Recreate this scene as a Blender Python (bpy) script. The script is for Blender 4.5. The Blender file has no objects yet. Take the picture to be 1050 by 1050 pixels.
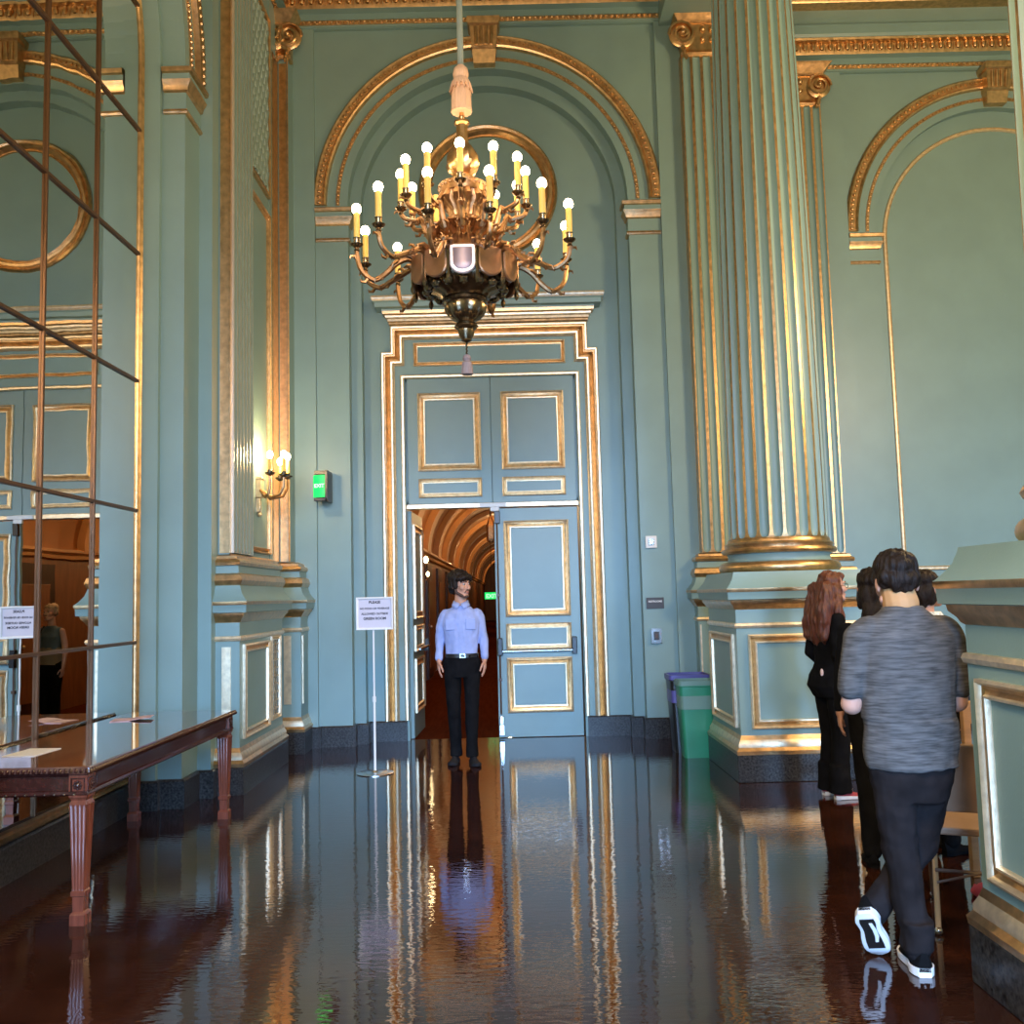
import bpy, bmesh, math, random
from math import sin, cos, pi, radians, sqrt, atan2
from mathutils import Vector, Matrix, noise

random.seed(7)
SC = bpy.context.scene
COL = SC.collection
H = 1.55

# ------------------------------------------------------------------ materials
def new_mat(name):
    m = bpy.data.materials.new(name); m.use_nodes = True
    nt = m.node_tree
    return m, nt, nt.nodes['Principled BSDF']

def paint(name, col, rough=.5, metal=0., var=.06, scale=6., bump=.0, bscale=60., stretch=(1, 1, 1), coat=0., spec=None, rvar=0.):
    m, nt, b = new_mat(name)
    N = nt.nodes; L = nt.links
    tc = N.new('ShaderNodeTexCoord'); mp = N.new('ShaderNodeMapping'); mp.inputs['Scale'].default_value = stretch
    L.new(tc.outputs['Object'], mp.inputs['Vector'])
    nz = N.new('ShaderNodeTexNoise'); nz.inputs['Scale'].default_value = scale; nz.inputs['Detail'].default_value = 5
    L.new(mp.outputs['Vector'], nz.inputs['Vector'])
    cr = N.new('ShaderNodeValToRGB')
    cr.color_ramp.elements[0].position = .3; cr.color_ramp.elements[1].position = .7
    cr.color_ramp.elements[0].color = tuple(max(0, c * (1 - var)) for c in col) + (1,)
    cr.color_ramp.elements[1].color = tuple(min(1, c * (1 + var)) for c in col) + (1,)
    L.new(nz.outputs['Fac'], cr.inputs['Fac']); L.new(cr.outputs['Color'], b.inputs['Base Color'])
    b.inputs['Roughness'].default_value = rough; b.inputs['Metallic'].default_value = metal
    if spec is not None: b.inputs['Specular IOR Level'].default_value = spec
    if coat: b.inputs['Coat Weight'].default_value = coat; b.inputs['Coat Roughness'].default_value = .08
    if rvar:
        mr = N.new('ShaderNodeMapRange'); mr.inputs['To Min'].default_value = rough - rvar; mr.inputs['To Max'].default_value = rough + rvar
        L.new(nz.outputs['Fac'], mr.inputs['Value']); L.new(mr.outputs['Result'], b.inputs['Roughness'])
    if bump:
        n2 = N.new('ShaderNodeTexNoise'); n2.inputs['Scale'].default_value = bscale; n2.inputs['Detail'].default_value = 3
        L.new(mp.outputs['Vector'], n2.inputs['Vector'])
        bp = N.new('ShaderNodeBump'); bp.inputs['Strength'].default_value = bump; bp.inputs['Distance'].default_value = .01
        L.new(n2.outputs['Fac'], bp.inputs['Height']); L.new(bp.outputs['Normal'], b.inputs['Normal'])
    return m

def emit(name, col, s):
    m, nt, b = new_mat(name)
    b.inputs['Base Color'].default_value = tuple(col) + (1,)
    b.inputs['Emission Color'].default_value = tuple(col) + (1,); b.inputs['Emission Strength'].default_value = s
    return m

TEALC = (.198, .315, .318)
M = {}
M['teal'] = paint('teal paint', TEALC, .42, var=.05, scale=2.2, bump=.05, bscale=90)
M['door_teal'] = paint('door paint', (.205, .315, .325), .38, var=.04, scale=3, bump=.04, bscale=70)
M['gold'] = paint('gilding', (.63, .40, .20), .33, metal=.95, var=.22, scale=18, bump=.12, bscale=120, rvar=.08)
M['pale_lit_gold'] = paint('pale highlit gilding', (.80, .66, .46), .36, metal=.75, var=.15, scale=22, bump=.1, bscale=120, rvar=.08)  # gilding made paler: bright window highlights put into its colour
M['granite'] = paint('black granite', (.019, .018, .018), .30, var=2.2, scale=60, spec=.28)
M['dark_wood'] = paint('mahogany', (.042, .011, .008), .22, var=.35, scale=5, stretch=(6, 1, 6), coat=.5)
M['leg_wood'] = paint('leg mahogany', (.15, .04, .022), .25, var=.3, scale=6, stretch=(7, 7, 1), coat=.4)
M['bronze'] = paint('aged bronze', (.36, .20, .095), .36, metal=.95, var=.3, scale=30, rvar=.08)
M['darkbronze'] = paint('dark bronze', (.2, .145, .085), .26, metal=.95, var=.3, scale=30)
M['candle'] = paint('wax tube', (.80, .52, .12), .5, var=.08, scale=10)
M['bulb'] = emit('lit bulb', (1, .80, .50), 34.)
M['chrome'] = paint('steel', (.6, .6, .6), .22, metal=1, var=.05)
M['black'] = paint('black enamel', (.012, .012, .013), .35, var=.1)
M['white'] = paint('white plastic', (.75, .75, .75), .4, var=.03)
M['paper'] = paint('notice paper', (.56, .53, .62), .6, var=.02)
M['ink'] = paint('ink', (.015, .012, .02), .7, var=.05)
M['brown_wall'] = paint('corridor panelling', (.22, .088, .03), .45, var=.2, scale=4, stretch=(3, 3, .6))
M['vault'] = paint('vault plaster', (.42, .19, .065), .45, var=.08, scale=2)
M['rib'] = paint('vault rib', (.62, .33, .13), .45, var=.08, scale=2)
M['corr_dark'] = paint('dark oak', (.05, .022, .012), .35, var=.3, scale=5, stretch=(6, 6, 1))
M['green_bin'] = paint('green plastic', (.028, .24, .13), .38, var=.1, scale=5)
M['purple'] = paint('purple liner', (.10, .09, .30), .4, var=.15, scale=10)
M['skin'] = paint('skin', (.53, .27, .18), .5, var=.08, scale=14)
M['skin_tan'] = paint('tanned skin', (.47, .24, .15), .5, var=.1, scale=14)
M['skin_pale'] = paint('pale skin', (.54, .30, .225), .5, var=.07, scale=14)
M['hair_dark'] = paint('dark hair', (.014, .008, .006), .5, var=.5, scale=24, stretch=(4, 4, 1), bump=.5, bscale=60, spec=.2)
M['hair_red'] = paint('auburn hair', (.105, .026, .010), .45, var=.6, scale=18, stretch=(6, 6, .7), bump=.6, bscale=40)
M['hair_grey'] = paint('fair hair', (.42, .30, .19), .5, var=.3, scale=20, bump=.4, bscale=50)
M['shirt_blue'] = paint('blue cotton', (.30, .37, .66), .75, var=.07, scale=16, bump=.12, bscale=22)
M['trouser'] = paint('navy trousers', (.017, .014, .015), .9, var=.25, scale=12, bump=.2, bscale=18, spec=.08)
M['blackcloth'] = paint('black cloth', (.007, .007, .008), .9, var=.3, scale=10, bump=.2, bscale=18, spec=.06)
M['heather'] = paint('grey heather jersey', (.094, .091, .092), .9, spec=.1, var=.45, scale=13, stretch=(1, 1, 9), bump=.08, bscale=16)
M['tealcloth'] = paint('slate top', (.07, .11, .15), .8, var=.15, scale=10)
M['olive'] = paint('taupe tee hem', (.22, .18, .13), .8, var=.12, scale=10)
M['darkshoe'] = paint('charcoal suede', (.02, .02, .023), .9, var=.2, scale=20, spec=.1)
M['sole'] = paint('white rubber', (.80, .80, .84), .5, var=.04)
M['red'] = paint('red canvas', (.32, .03, .045), .7, var=.1)
M['pink'] = paint('pink plastic', (.7, .09, .17), .5, var=.1)
M['tan'] = paint('tan vinyl', (.36, .225, .15), .5, var=.08, scale=10)
M['tanmetal'] = paint('tan tube', (.42, .25, .12), .35, var=.08, metal=.3)
M['browntube'] = paint('brown enamel', (.10, .05, .03), .4, var=.1)
M['oak'] = paint('light oak', (.44, .24, .10), .45, var=.2, scale=5, stretch=(1, 1, 6))
M['rope'] = paint('grey green sleeve', (.22, .27, .25), .7, var=.1)
M['tassel'] = paint('peach silk', (.62, .40, .27), .7, var=.15, scale=40, stretch=(6, 6, .5))
M['tasselgrey'] = paint('mauve silk', (.26, .20, .20), .7, var=.15, scale=40, stretch=(6, 6, .5))
M['shield'] = paint('silvered shield', (.55, .50, .55), .35, metal=.5, var=.1)
M['shieldface'] = paint('rose shield field', (.24, .18, .19), .4, metal=.4, var=.1)
M['drum'] = paint('copper sheet', (.45, .24, .13), .35, metal=.8, var=.2, scale=12)
M['exit'] = emit('lit green', (.0, .52, .09), 1.5)
M['exitletter'] = emit('lit letter', (.35, 1., .5), 1.3)
M['corr_lamp'] = emit('corridor lamp', (1, .72, .36), 30.)
M['plate'] = paint('engraved plate', (.045, .04, .04), .4, var=.1)
M['mask'] = paint('tan mask', (.50, .27, .12), .7, var=.08)
M['lip'] = paint('lip', (.40, .14, .11), .5, var=.05)
M['beard'] = paint('stubble', (.07, .035, .025), .7, var=.3, scale=60)
M['eye'] = paint('eye white', (.42, .40, .38), .4, var=.02)
M['check'] = paint('checked collar', (.55, .60, .62), .7, var=.4, scale=60)
M['carpet'] = paint('hall carpet', (.18, .05, .03), .7, var=.2, scale=30)
M['brochure'] = paint('brochure card', (.56, .36, .38), .45, var=.3, scale=20)
M['chainmetal'] = M['darkbronze']

def mirror_mat():
    m, nt, b = new_mat('mirror glass')
    N = nt.nodes; L = nt.links
    b.inputs['Base Color'].default_value = (.78, .80, .78, 1); b.inputs['Metallic'].default_value = 1; b.inputs['Roughness'].default_value = .0
    tc = N.new('ShaderNodeTexCoord'); mp = N.new('ShaderNodeMapping'); mp.inputs['Scale'].default_value = (1, 1, 2.5)
    L.new(tc.outputs['Object'], mp.inputs['Vector'])
    nz = N.new('ShaderNodeTexNoise'); nz.inputs['Scale'].default_value = 2.2; nz.inputs['Detail'].default_value = 1
    L.new(mp.outputs['Vector'], nz.inputs['Vector'])
    bp = N.new('ShaderNodeBump'); bp.inputs['Strength'].default_value = .02; bp.inputs['Distance'].default_value = .02
    L.new(nz.outputs['Fac'], bp.inputs['Height']); L.new(bp.outputs['Normal'], b.inputs['Normal'])
    return m
M['mirror'] = mirror_mat()

def floor_mat():
    m, nt, b = new_mat('polished cork floor')
    N = nt.nodes; L = nt.links
    tc = N.new('ShaderNodeTexCoord')
    br = N.new('ShaderNodeTexBrick'); br.offset = .5
    br.inputs['Scale'].default_value = 1.; br.inputs['Brick Width'].default_value = .62; br.inputs['Row Height'].default_value = .31
    br.inputs['Mortar Size'].default_value = .0025; br.inputs['Bias'].default_value = .0
    br.inputs['Color1'].default_value = (.034, .0105, .0055, 1); br.inputs['Color2'].default_value = (.023, .0075, .004, 1); br.inputs['Mortar'].default_value = (.016, .006, .004, 1)
    L.new(tc.outputs['Object'], br.inputs['Vector'])
    nz = N.new('ShaderNodeTexNoise'); nz.inputs['Scale'].default_value = 5; nz.inputs['Detail'].default_value = 6
    L.new(tc.outputs['Object'], nz.inputs['Vector'])
    mx = N.new('ShaderNodeMix'); mx.data_type = 'RGBA'; mx.blend_type = 'OVERLAY'; mx.inputs['Factor'].default_value = .5
    L.new(br.outputs['Color'], mx.inputs['A']); L.new(nz.outputs['Fac'], mx.inputs['B'])
    L.new(mx.outputs['Result'], b.inputs['Base Color'])
    b.inputs['Roughness'].default_value = .02
    b.inputs['IOR'].default_value = 1.85
    mp = N.new('ShaderNodeMapping'); mp.inputs['Scale'].default_value = (4.0, 13, 1)
    L.new(tc.outputs['Object'], mp.inputs['Vector'])
    n2 = N.new('ShaderNodeTexNoise'); n2.inputs['Scale'].default_value = 2.4; n2.inputs['Detail'].default_value = 2; n2.inputs['Roughness'].default_value = .6
    L.new(mp.outputs['Vector'], n2.inputs['Vector'])
    bp = N.new('ShaderNodeBump'); bp.inputs['Strength'].default_value = .05; bp.inputs['Distance'].default_value = .02
    L.new(n2.outputs['Fac'], bp.inputs['Height']); L.new(bp.outputs['Normal'], b.inputs['Normal'])
    return m
M['floor'] = floor_mat()

# ------------------------------------------------------------------ mesh helper
def XF(o, ex, ey, ez):
    m = Matrix.Identity(4)
    for i in range(3):
        m[i][0] = ex[i]; m[i][1] = ey[i]; m[i][2] = ez[i]; m[i][3] = o[i]
    return m
I4 = Matrix.Identity(4)

class MB:
    def __init__(s): s.v = []; s.f = []; s.m = []; s.cm = 0
    def mat(s, i): s.cm = i; return s
    def add(s, vs, fs, X=None, mats=None):
        b = len(s.v)
        s.v += [tuple(X @ Vector(p)) for p in vs] if X is not None else [tuple(p) for p in vs]
        for k, f in enumerate(fs):
            s.f.append([b + i for i in f]); s.m.append(mats[k] if mats else s.cm)
        return s
    def box(s, a, b, X=None):
        (x0, y0, z0), (x1, y1, z1) = a, b
        return s.add([(x0, y0, z0), (x1, y0, z0), (x1, y1, z0), (x0, y1, z0), (x0, y0, z1), (x1, y0, z1), (x1, y1, z1), (x0, y1, z1)],
                     [(0, 3, 2, 1), (4, 5, 6, 7), (0, 1, 5, 4), (1, 2, 6, 5), (2, 3, 7, 6), (3, 0, 4, 7)], X)
    def loft(s, rings, X=None, closed=True, caps=True):
        n = len(rings[0]); vs = [p for r in rings for p in r]; fs = []
        for i in range(len(rings) - 1):
            for j in range(n if closed else n - 1):
                k = (j + 1) % n
                fs.append((i * n + j, i * n + k, (i + 1) * n + k, (i + 1) * n + j))
        if caps and closed:
            fs.append(tuple(range(n - 1, -1, -1))); fs.append(tuple((len(rings) - 1) * n + j for j in range(n)))
        return s.add(vs, fs, X)
    def lathe(s, prof, n=24, X=None, caps=True, wave=None):
        rings = []
        for (r, z) in prof:
            rings.append([((r * (1 + (wave(2 * pi * j / n, z) if wave else 0))) * cos(2 * pi * j / n), (r * (1 + (wave(2 * pi * j / n, z) if wave else 0))) * sin(2 * pi * j / n), z) for j in range(n)])
        return s.loft(rings, X, True, caps)
    def tube(s, pts, r, n=8, caps=True, X=None):
        pts = [Vector(p) for p in pts]; rs = r if isinstance(r, (list, tuple)) else [r] * len(pts)
        rings = []; ref = None
        for i, p in enumerate(pts):
            t = (pts[min(i + 1, len(pts) - 1)] - pts[max(i - 1, 0)]).normalized()
            if ref is None:
                ref = t.cross(Vector((0, 0, 1))) if abs(t.z) < .9 else t.cross(Vector((1, 0, 0)))
            ref = (ref - t * ref.dot(t)).normalized(); b = t.cross(ref)
            rings.append([p + (ref * cos(2 * pi * j / n) + b * sin(2 * pi * j / n)) * rs[i] for j in range(n)])
        return s.loft(rings, X, True, caps)
    def ball(s, c, r, n=10, k=6, X=None):
        rx, ry, rz = r if isinstance(r, (tuple, list)) else (r, r, r)
        vs = [(c[0], c[1], c[2] - rz)]; fs = []
        for i in range(1, k):
            a = -pi / 2 + pi * i / k
            for j in range(n): vs.append((c[0] + rx * cos(a) * cos(2 * pi * j / n), c[1] + ry * cos(a) * sin(2 * pi * j / n), c[2] + rz * sin(a)))
        vs.append((c[0], c[1], c[2] + rz)); t = len(vs) - 1
        for j in range(n):
            q = (j + 1) % n
            fs.append((0, 1 + q, 1 + j)); fs.append((t, t - n + j, t - n + q))
            for i in range(k - 2): fs.append((1 + i * n + j, 1 + i * n + q, 1 + (i + 1) * n + q, 1 + (i + 1) * n + j))
        return s.add(vs, fs, X)
    def sweep(s, path, prof, X=None, closed=False, mats=None, loop=True):
        P = [Vector((p[0], p[1])) for p in path]; n = len(P); rings = []
        for i in range(n):
            if closed or 0 < i < n - 1:
                d0 = (P[i] - P[i - 1]).normalized(); d1 = (P[(i + 1) % n] - P[i]).normalized()
            elif i == 0: d0 = d1 = (P[1] - P[0]).normalized()
            else: d0 = d1 = (P[-1] - P[-2]).normalized()
            n0 = Vector((-d0.y, d0.x)); n1 = Vector((-d1.y, d1.x)); mm = (n0 + n1)
            mm = mm / max(.15, mm.dot(n0)) if mm.length > 1e-6 else n0
            rings.append([(P[i].x + mm.x * a, P[i].y + mm.y * a, b) for a, b in prof])
        k = len(prof); vs = [p for r in rings for p in r]; fs = []; ms = []
        for i in range(n if closed else n - 1):
            q = (i + 1) % n
            for j in range(k if loop else k - 1):
                l = (j + 1) % k
                fs.append((i * k + j, q * k + j, q * k + l, i * k + l)); ms.append(mats[j] if mats else s.cm)
        if not closed and loop:
            fs.append(tuple(range(k))); ms.append(mats[0] if mats else s.cm)
            fs.append(tuple((n - 1) * k + j for j in range(k - 1, -1, -1))); ms.append(mats[0] if mats else s.cm)
        return s.add(vs, fs, X, ms)
    def build(s, name, mats, parent=None, smooth=35, bevel=0., loc=None, recalc=True):
        me = bpy.data.meshes.new(name); me.from_pydata(s.v, [], s.f)
        mats = mats if isinstance(mats, (list, tuple)) else [mats]
        for m in mats: me.materials.append(m)
        me.polygons.foreach_set('material_index', s.m)
        if recalc:
            bm = bmesh.new(); bm.from_mesh(me); bmesh.ops.recalc_face_normals(bm, faces=bm.faces[:]); bm.to_mesh(me); bm.free()
        if smooth:
            me.polygons.foreach_set('use_smooth', [True] * len(me.polygons)); me.set_sharp_from_angle(angle=radians(smooth))
        me.update()
        o = bpy.data.objects.new(name, me); COL.objects.link(o)
        if parent is not None: par(o, parent)
        if bevel:
            b = o.modifiers.new('bevel', 'BEVEL'); b.width = bevel; b.segments = 2; b.limit_method = 'ANGLE'; b.angle_limit = radians(40)
        return o

def wmat(o):
    m = o.matrix_basis.copy()
    while o.parent is not None:
        m = o.parent.matrix_basis @ o.matrix_parent_inverse @ m if False else o.parent.matrix_basis @ m
        o = o.parent
    return m
def par(o, p):                       # meshes are written in world coordinates; move them into the parent's frame
    o.parent = p
    o.matrix_basis = wmat(p).inverted() @ o.matrix_basis
def thing(name, label, cat, loc=(0, 0, 0), group=None, rz=0.):
    o = bpy.data.objects.new(name, None); COL.objects.link(o); o.empty_display_size = .1
    o.location = loc; o.rotation_euler = (0, 0, rz); o['label'] = label; o['category'] = cat
    o.matrix_basis = Matrix.Translation(loc) @ Matrix.Rotation(rz, 4, 'Z')
    if group: o['group'] = group
    return o
def tag(o, label, cat, group=None):
    o['label'] = label; o['category'] = cat
    if group: o['group'] = group
    return o
def struct(o, label=None):
    o['kind'] = 'structure'
    if label: o['label'] = label
    return o
def text_mesh(s, size, X, name, mat, parent, ext=.0008, align='CENTER'):
    cu = bpy.data.curves.new(name, 'FONT'); cu.body = s; cu.size = size; cu.align_x = align; cu.extrude = ext; cu.offset = size * .035
    t = bpy.data.objects.new(name, cu); COL.objects.link(t)
    dg = bpy.context.evaluated_depsgraph_get(); me = bpy.data.meshes.new_from_object(t.evaluated_get(dg))
    bpy.data.objects.remove(t); me.transform(X); me.materials.clear(); me.materials.append(mat)
    o = bpy.data.objects.new(name, me); COL.objects.link(o)
    if parent is not None: par(o, parent)
    return o

def arc(cx, cy, r, a0, a1, n): return [(cx + r * cos(a0 + (a1 - a0) * i / n), cy + r * sin(a0 + (a1 - a0) * i / n)) for i in range(n + 1)]
def rect(u0, v0, u1, v1): return [(u0, v0), (u1, v0), (u1, v1), (u0, v1)]
def FY(y): return XF((0, y, 0), (1, 0, 0), (0, 0, 1), (0, -1, 0))        # wall facing the viewer: u = x, v = z, w towards -y
def FX(x): return XF((x, 0, 0), (0, 1, 0), (0, 0, 1), (1, 0, 0))         # left wall: u = y, v = z, w towards +x
def FNX(x): return XF((x, 0, 0), (0, -1, 0), (0, 0, 1), (-1, 0, 0))      # facing -x: u = -y
def FPY(y): return XF((0, y, 0), (-1, 0, 0), (0, 0, 1), (0, 1, 0))       # facing +y: u = -x

def arch_wall(mb, X, u0, u1, v0, v1, uc, vs, r, w1, w0, n=40):
    """wall slab face at w1 with a round-headed opening and its reveal back to w0"""
    A = arc(uc, vs, r, pi, 0, n)
    def quad(p): mb.add([(a, b, w1) for a, b in p], [(0, 1, 2, 3)], X)
    quad([(u0, v0), (uc - r, v0), (uc - r, v1), (u0, v1)]); quad([(uc + r, v0), (u1, v0), (u1, v1), (uc + r, v1)])
    for i in range(n):
        a, b = A[i], A[i + 1]; quad([a, b, (b[0], v1), (a[0], v1)])
    path = [(uc - r, v0)] + A + [(uc + r, v0)]
    for i in range(len(path) - 1):
        a, b = path[i], path[i + 1]
        mb.add([(a[0], a[1], w1), (b[0], b[1], w1), (b[0], b[1], w0), (a[0], a[1], w0)], [(0, 1, 2, 3)], X)
    for e in (u0, u1): mb.add([(e, v0, w1), (e, v1, w1), (e, v1, w0), (e, v0, w0)], [(0, 1, 2, 3)], X)

def frame(mb, X, u0, v0, u1, v1, wd=.06, dp=.025, mats=(0, 0, 0)):
    a = wd
    prof = [(0, 0), (0, dp * .8), (a * .14, dp), (a * .24, dp * .75), (a * .32, dp * .30), (a * .52, dp * .02), (a * .74, dp * .42), (a * .82, dp * .8), (a * .93, dp * .75), (a, dp * .2), (a, 0)]
    mm = [mats[0]] * 4 + [mats[1]] * 2 + [mats[2]] * 5
    mb.sweep(rect(u0, v0, u1, v1), prof, X, True, mm)

GOLD2 = [M['gold'], M['pale_lit_gold']]
TG = [M['teal'], M['gold'], M['pale_lit_gold']]

# entablature-like profile of all pedestals: (outward offset from the die, height); material per segment 0 teal 1 gold 2 highlit gold
PED = [(.045, .22), (.05, .25), (.03, .275), (.03, .30), (.012, .335), (.0, .37), (0, 1.235), (.012, 1.24), (.018, 1.258), (.012, 1.276), (0, 1.28),
       (0, 1.39), (.012, 1.40), (.022, 1.42), (.045, 1.445), (.05, 1.47), (.072, 1.475), (.076, 1.535), (.083, 1.545), (.083, 1.565), (.072, 1.575),
       (.05, 1.60), (.025, 1.635), (.008, 1.685), (.005, 1.70), (-.15, 1.70)]
PEDM = [1, 1, 1, 1, 1, 0, 1, 1, 1, 1, 0, 1, 1, 1, 1, 0, 0, 1, 1, 0, 0, 0, 0, 0, 0, 0]
def neg(p): return [(-a, b) for a, b in p]
# ------------------------------------------------------------------ room shell
XC, DC, ZS = -.135, -.165, 5.95
HW, HN, HL = 1.115, 1.225, 4.33

mb = MB(); mb.box((-3.0, -7.2, -.1), (8.6, 10.62, 0)); mb.box((2.5, 10.62, -.1), (8.6, 11.8, 0))
struct(mb.build('floor', M['floor'], smooth=0), 'dark polished brown floor reflecting the doors and walls')
mb = MB(); mb.box((-1.62, 10.62, -.1), (1.45, 62, -.001))
struct(mb.build('floor_corridor', paint('corridor boards', (.075, .020, .009), .6, var=.2, scale=3, stretch=(8, .6, 1), spec=.0), smooth=0), 'brown corridor floor beyond the open door')
mb = MB(); mb.box((-3.1, -7.2, 9.6), (8.7, 11.9, 9.75))
struct(mb.build('ceiling', paint('ceiling plaster', (.42, .40, .33), .6), smooth=0), 'high ceiling above the hall')

# far wall: three receding planes round an arched niche
W = FY(0)                     # w = -y
mb = MB()
mb.box((-2.95, 10.2, 0), (XC - 1.93, 10.62, 9.6)); mb.box((XC + 1.93, 10.2, 0), (2.85, 10.62, 9.6)); mb.box((XC - 1.93, 10.2, 8.0), (XC + 1.93, 10.62, 9.6))
arch_wall(mb, W, XC - 1.93, XC + 1.93, 0, 8.0, XC, ZS, 1.57, -10.25, -10.40)
arch_wall(mb, W, XC - 1.93, XC + 1.93, 0, 8.0, XC, ZS, 1.45, -10.40, -10.55)
mb.box((XC - 1.9, 10.55, 0), (DC - .965, 10.95, 8)); mb.box((DC + .965, 10.55, 0), (XC + 1.9, 10.95, 8)); mb.box((DC - .965, 10.55, 4.06), (DC + .965, 10.95, 8))
far = struct(mb.build('wall_far', M['teal'], smooth=0), 'tall teal wall with an arched niche round the double door')

def orn_arch(name, X, uc, vs, r, parent, w, n=40):
    o = MB()
    o.sweep(arc(uc, vs, r + .065, 0, pi, 64), [(-.075, 0), (-.075, .03), (-.055, .05), (-.03, .042), (.03, .042), (.05, .06), (.07, .05), (.075, 0)], X @ Matrix.Translation((0, 0, w)))
    for i in range(96):
        a = pi * (i + .5) / 96
        o.ball((uc + (r + .075) * cos(a), vs + (r + .075) * sin(a), w + .045), (.024, .024, .022), 6, 4, X)
    o.build('arch_moulding', M['gold'], parent)
    o = MB(); o.sweep(arc(uc, vs, r - .13, 0, pi, 64), [(-.02, 0), (-.02, .012), (.02, .012), (.02, 0)], X @ Matrix.Translation((0, 0, w)))
    for i in range(110):
        a = pi * (i + .5) / 110
        o.ball((uc + (r - .13) * cos(a), vs + (r - .13) * sin(a), w + .014), .017, 6, 4, X)
    o.build('bead_moulding', M['gold'], parent)

def keystone(X, uc, w, parent, z0=7.53):
    o = MB()
    def ring(z, h, d): return [(uc - h, z, w), (uc + h, z, w), (uc + h, z, w + d), (uc - h, z, w + d)]
    o.loft([ring(z0, .12, .10), ring(z0 + .14, .135, .14)], X)
    o.mat(1); o.loft([ring(z0 + .14, .125, .15), ring(z0 + .16, .14, .17), ring(z0 + .38, .155, .20), ring(z0 + .40, .175, .225), ring(z0 + .46, .185, .24), ring(z0 + .47, .18, .24)], X)
    for k in range(4):
        u = uc - .09 + .06 * k
        o.tube([(u * 1 + (u - uc) * -.08, z0 + .175, w + .172), (u, z0 + .37, w + .202)], .02, 8, X=X)
    o.build('keystone', [M['gold'], M['gold']], parent)

IMP = [(-.05, 5.53), (.02, 5.535), (.028, 5.55), (.022, 5.57), (.01, 5.575), (.01, 5.715), (.03, 5.725), (.036, 5.755), (.055, 5.785), (.065, 5.805), (.05, 5.81), (.05, 5.86), (.075, 5.865), (.08, 5.90), (.06, 5.915), (-.05, 5.915)]
IMM = [1, 1, 1, 1, 0, 1, 1, 1, 1, 0, 0, 1, 1, 1, 0, 0]
def impost(path, parent):
    o = MB(); o.sweep(path, IMP, None, False, IMM, True); o.build('impost', [M['teal'], M['gold']], parent)

orn_arch('arch', W, XC, ZS, 1.81, far, -10.25)
keystone(W, XC, -10.25, far)
impost([(XC - 1.57, 10.39), (XC - 1.57, 10.25), (XC - 1.925, 10.25)], far)
impost([(XC + 1.925, 10.25), (XC + 1.57, 10.25), (XC + 1.57, 10.39)], far)
mb = MB(); R0 = .80
mb.sweep(arc(XC - .0, 6.20, R0, 0, 2 * pi, 64)[:-1], [(0, 0), (0, .03), (.02, .05), (.045, .035), (.06, .06), (.09, .065), (.11, .04), (.125, .02), (.14, .03), (.15, 0)], FY(10.55), True)
mb.build('round_frame', M['gold'], far)
mb = MB(); mb.lathe([(.66, 0), (.66, .012), (.0, .012)], 64, FY(10.55) @ Matrix.Translation((XC, 6.20, 0)))
mb.build('round_panel', M['teal'], far)

# right bay wall, further back
XR = 6.24
mb = MB(); YR = 11.4
mb.box((2.62, 10.6, 0), (2.85, 11.45, 9.6))
mb.box((2.85, YR - .05, 0), (XR - 1.93, YR + .4, 9.6)); mb.box((XR + 1.93, YR - .05, 0), (8.6, YR + .4, 9.6)); mb.box((XR - 1.93, YR - .05, 8.0), (XR + 1.93, YR + .4, 9.6))
arch_wall(mb, W, XR - 1.93, XR + 1.93, 0, 8.0, XR, ZS, 1.57, -YR, -YR - .10)
mb.box((XR - 1.93, YR + .10, 0), (XR + 1.93, YR + .4, 8.0))
rb = struct(mb.build('wall_right_bay', M['teal'], smooth=0), 'teal wall with a blind arch beyond the column')
orn_arch('arch', W, XR, ZS, 1.81, rb, -YR); keystone(W, XR, -YR, rb)
impost([(XR - 1.57, YR + .09), (XR - 1.57, YR), (XR - 1.925, YR)], rb)
impost([(XR + 1.925, YR), (XR + 1.57, YR), (XR + 1.57, YR + .09)], rb)
mb = MB()
pth = [(XR + 1.43, 1.76)] + arc(XR, ZS - .1, 1.43, 0, pi, 48) + [(XR - 1.43, 1.76)]
mb.sweep(pth, [(-.026, 0), (-.026, .014), (-.017, .022), (-.010, .004), (.010, .004), (.017, .022), (.026, .014), (.026, 0)], FY(YR + .1), True)
mb.build('arched_panel_moulding', M['pale_lit_gold'], rb)
mb = MB(); mb.box((8.5, -7.2, 0), (8.7, 11.8, 9.6)); struct(mb.build('wall_right', M['teal'], smooth=0), 'teal side wall of the hall')

# left wall
L = FX(0); YB = 5.85
mb = MB()
arch_wall(mb, L, YB - 1.92, YB + 1.92, 0, 8.2, YB, ZS, 1.56, -2.55, -2.735)
arch_wall(mb, L, YB - 1.92, YB + 1.92, 0, 8.2, YB, ZS, 1.51, -2.735, -2.93)
mb.box((-3.1, -7.2, 0), (-2.44, YB - 1.92, 9.6)); mb.box((-3.1, YB - 1.92, 8.2), (-2.44, YB + 1.92, 9.6))
mb.box((-3.1, YB + 1.92, 0), (-2.44, 10.3, 9.6)); mb.box((-3.1, YB - 1.7, 0), (-2.93, YB + 1.7, 8.2))
lw = struct(mb.build('wall_left', M['teal'], smooth=0), 'teal left wall with a mirrored arch')
orn_arch('arch', L, YB, ZS, 1.81, lw, -2.55)
impost([(-2.72, YB + 1.56), (-2.55, YB + 1.56), (-2.55, YB + 1.915)][::-1], lw)
impost([(-2.72, YB - 1.56), (-2.55, YB - 1.56), (-2.55, YB - 1.915)], lw)
keystone(L, YB, -2.55, lw)

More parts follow.
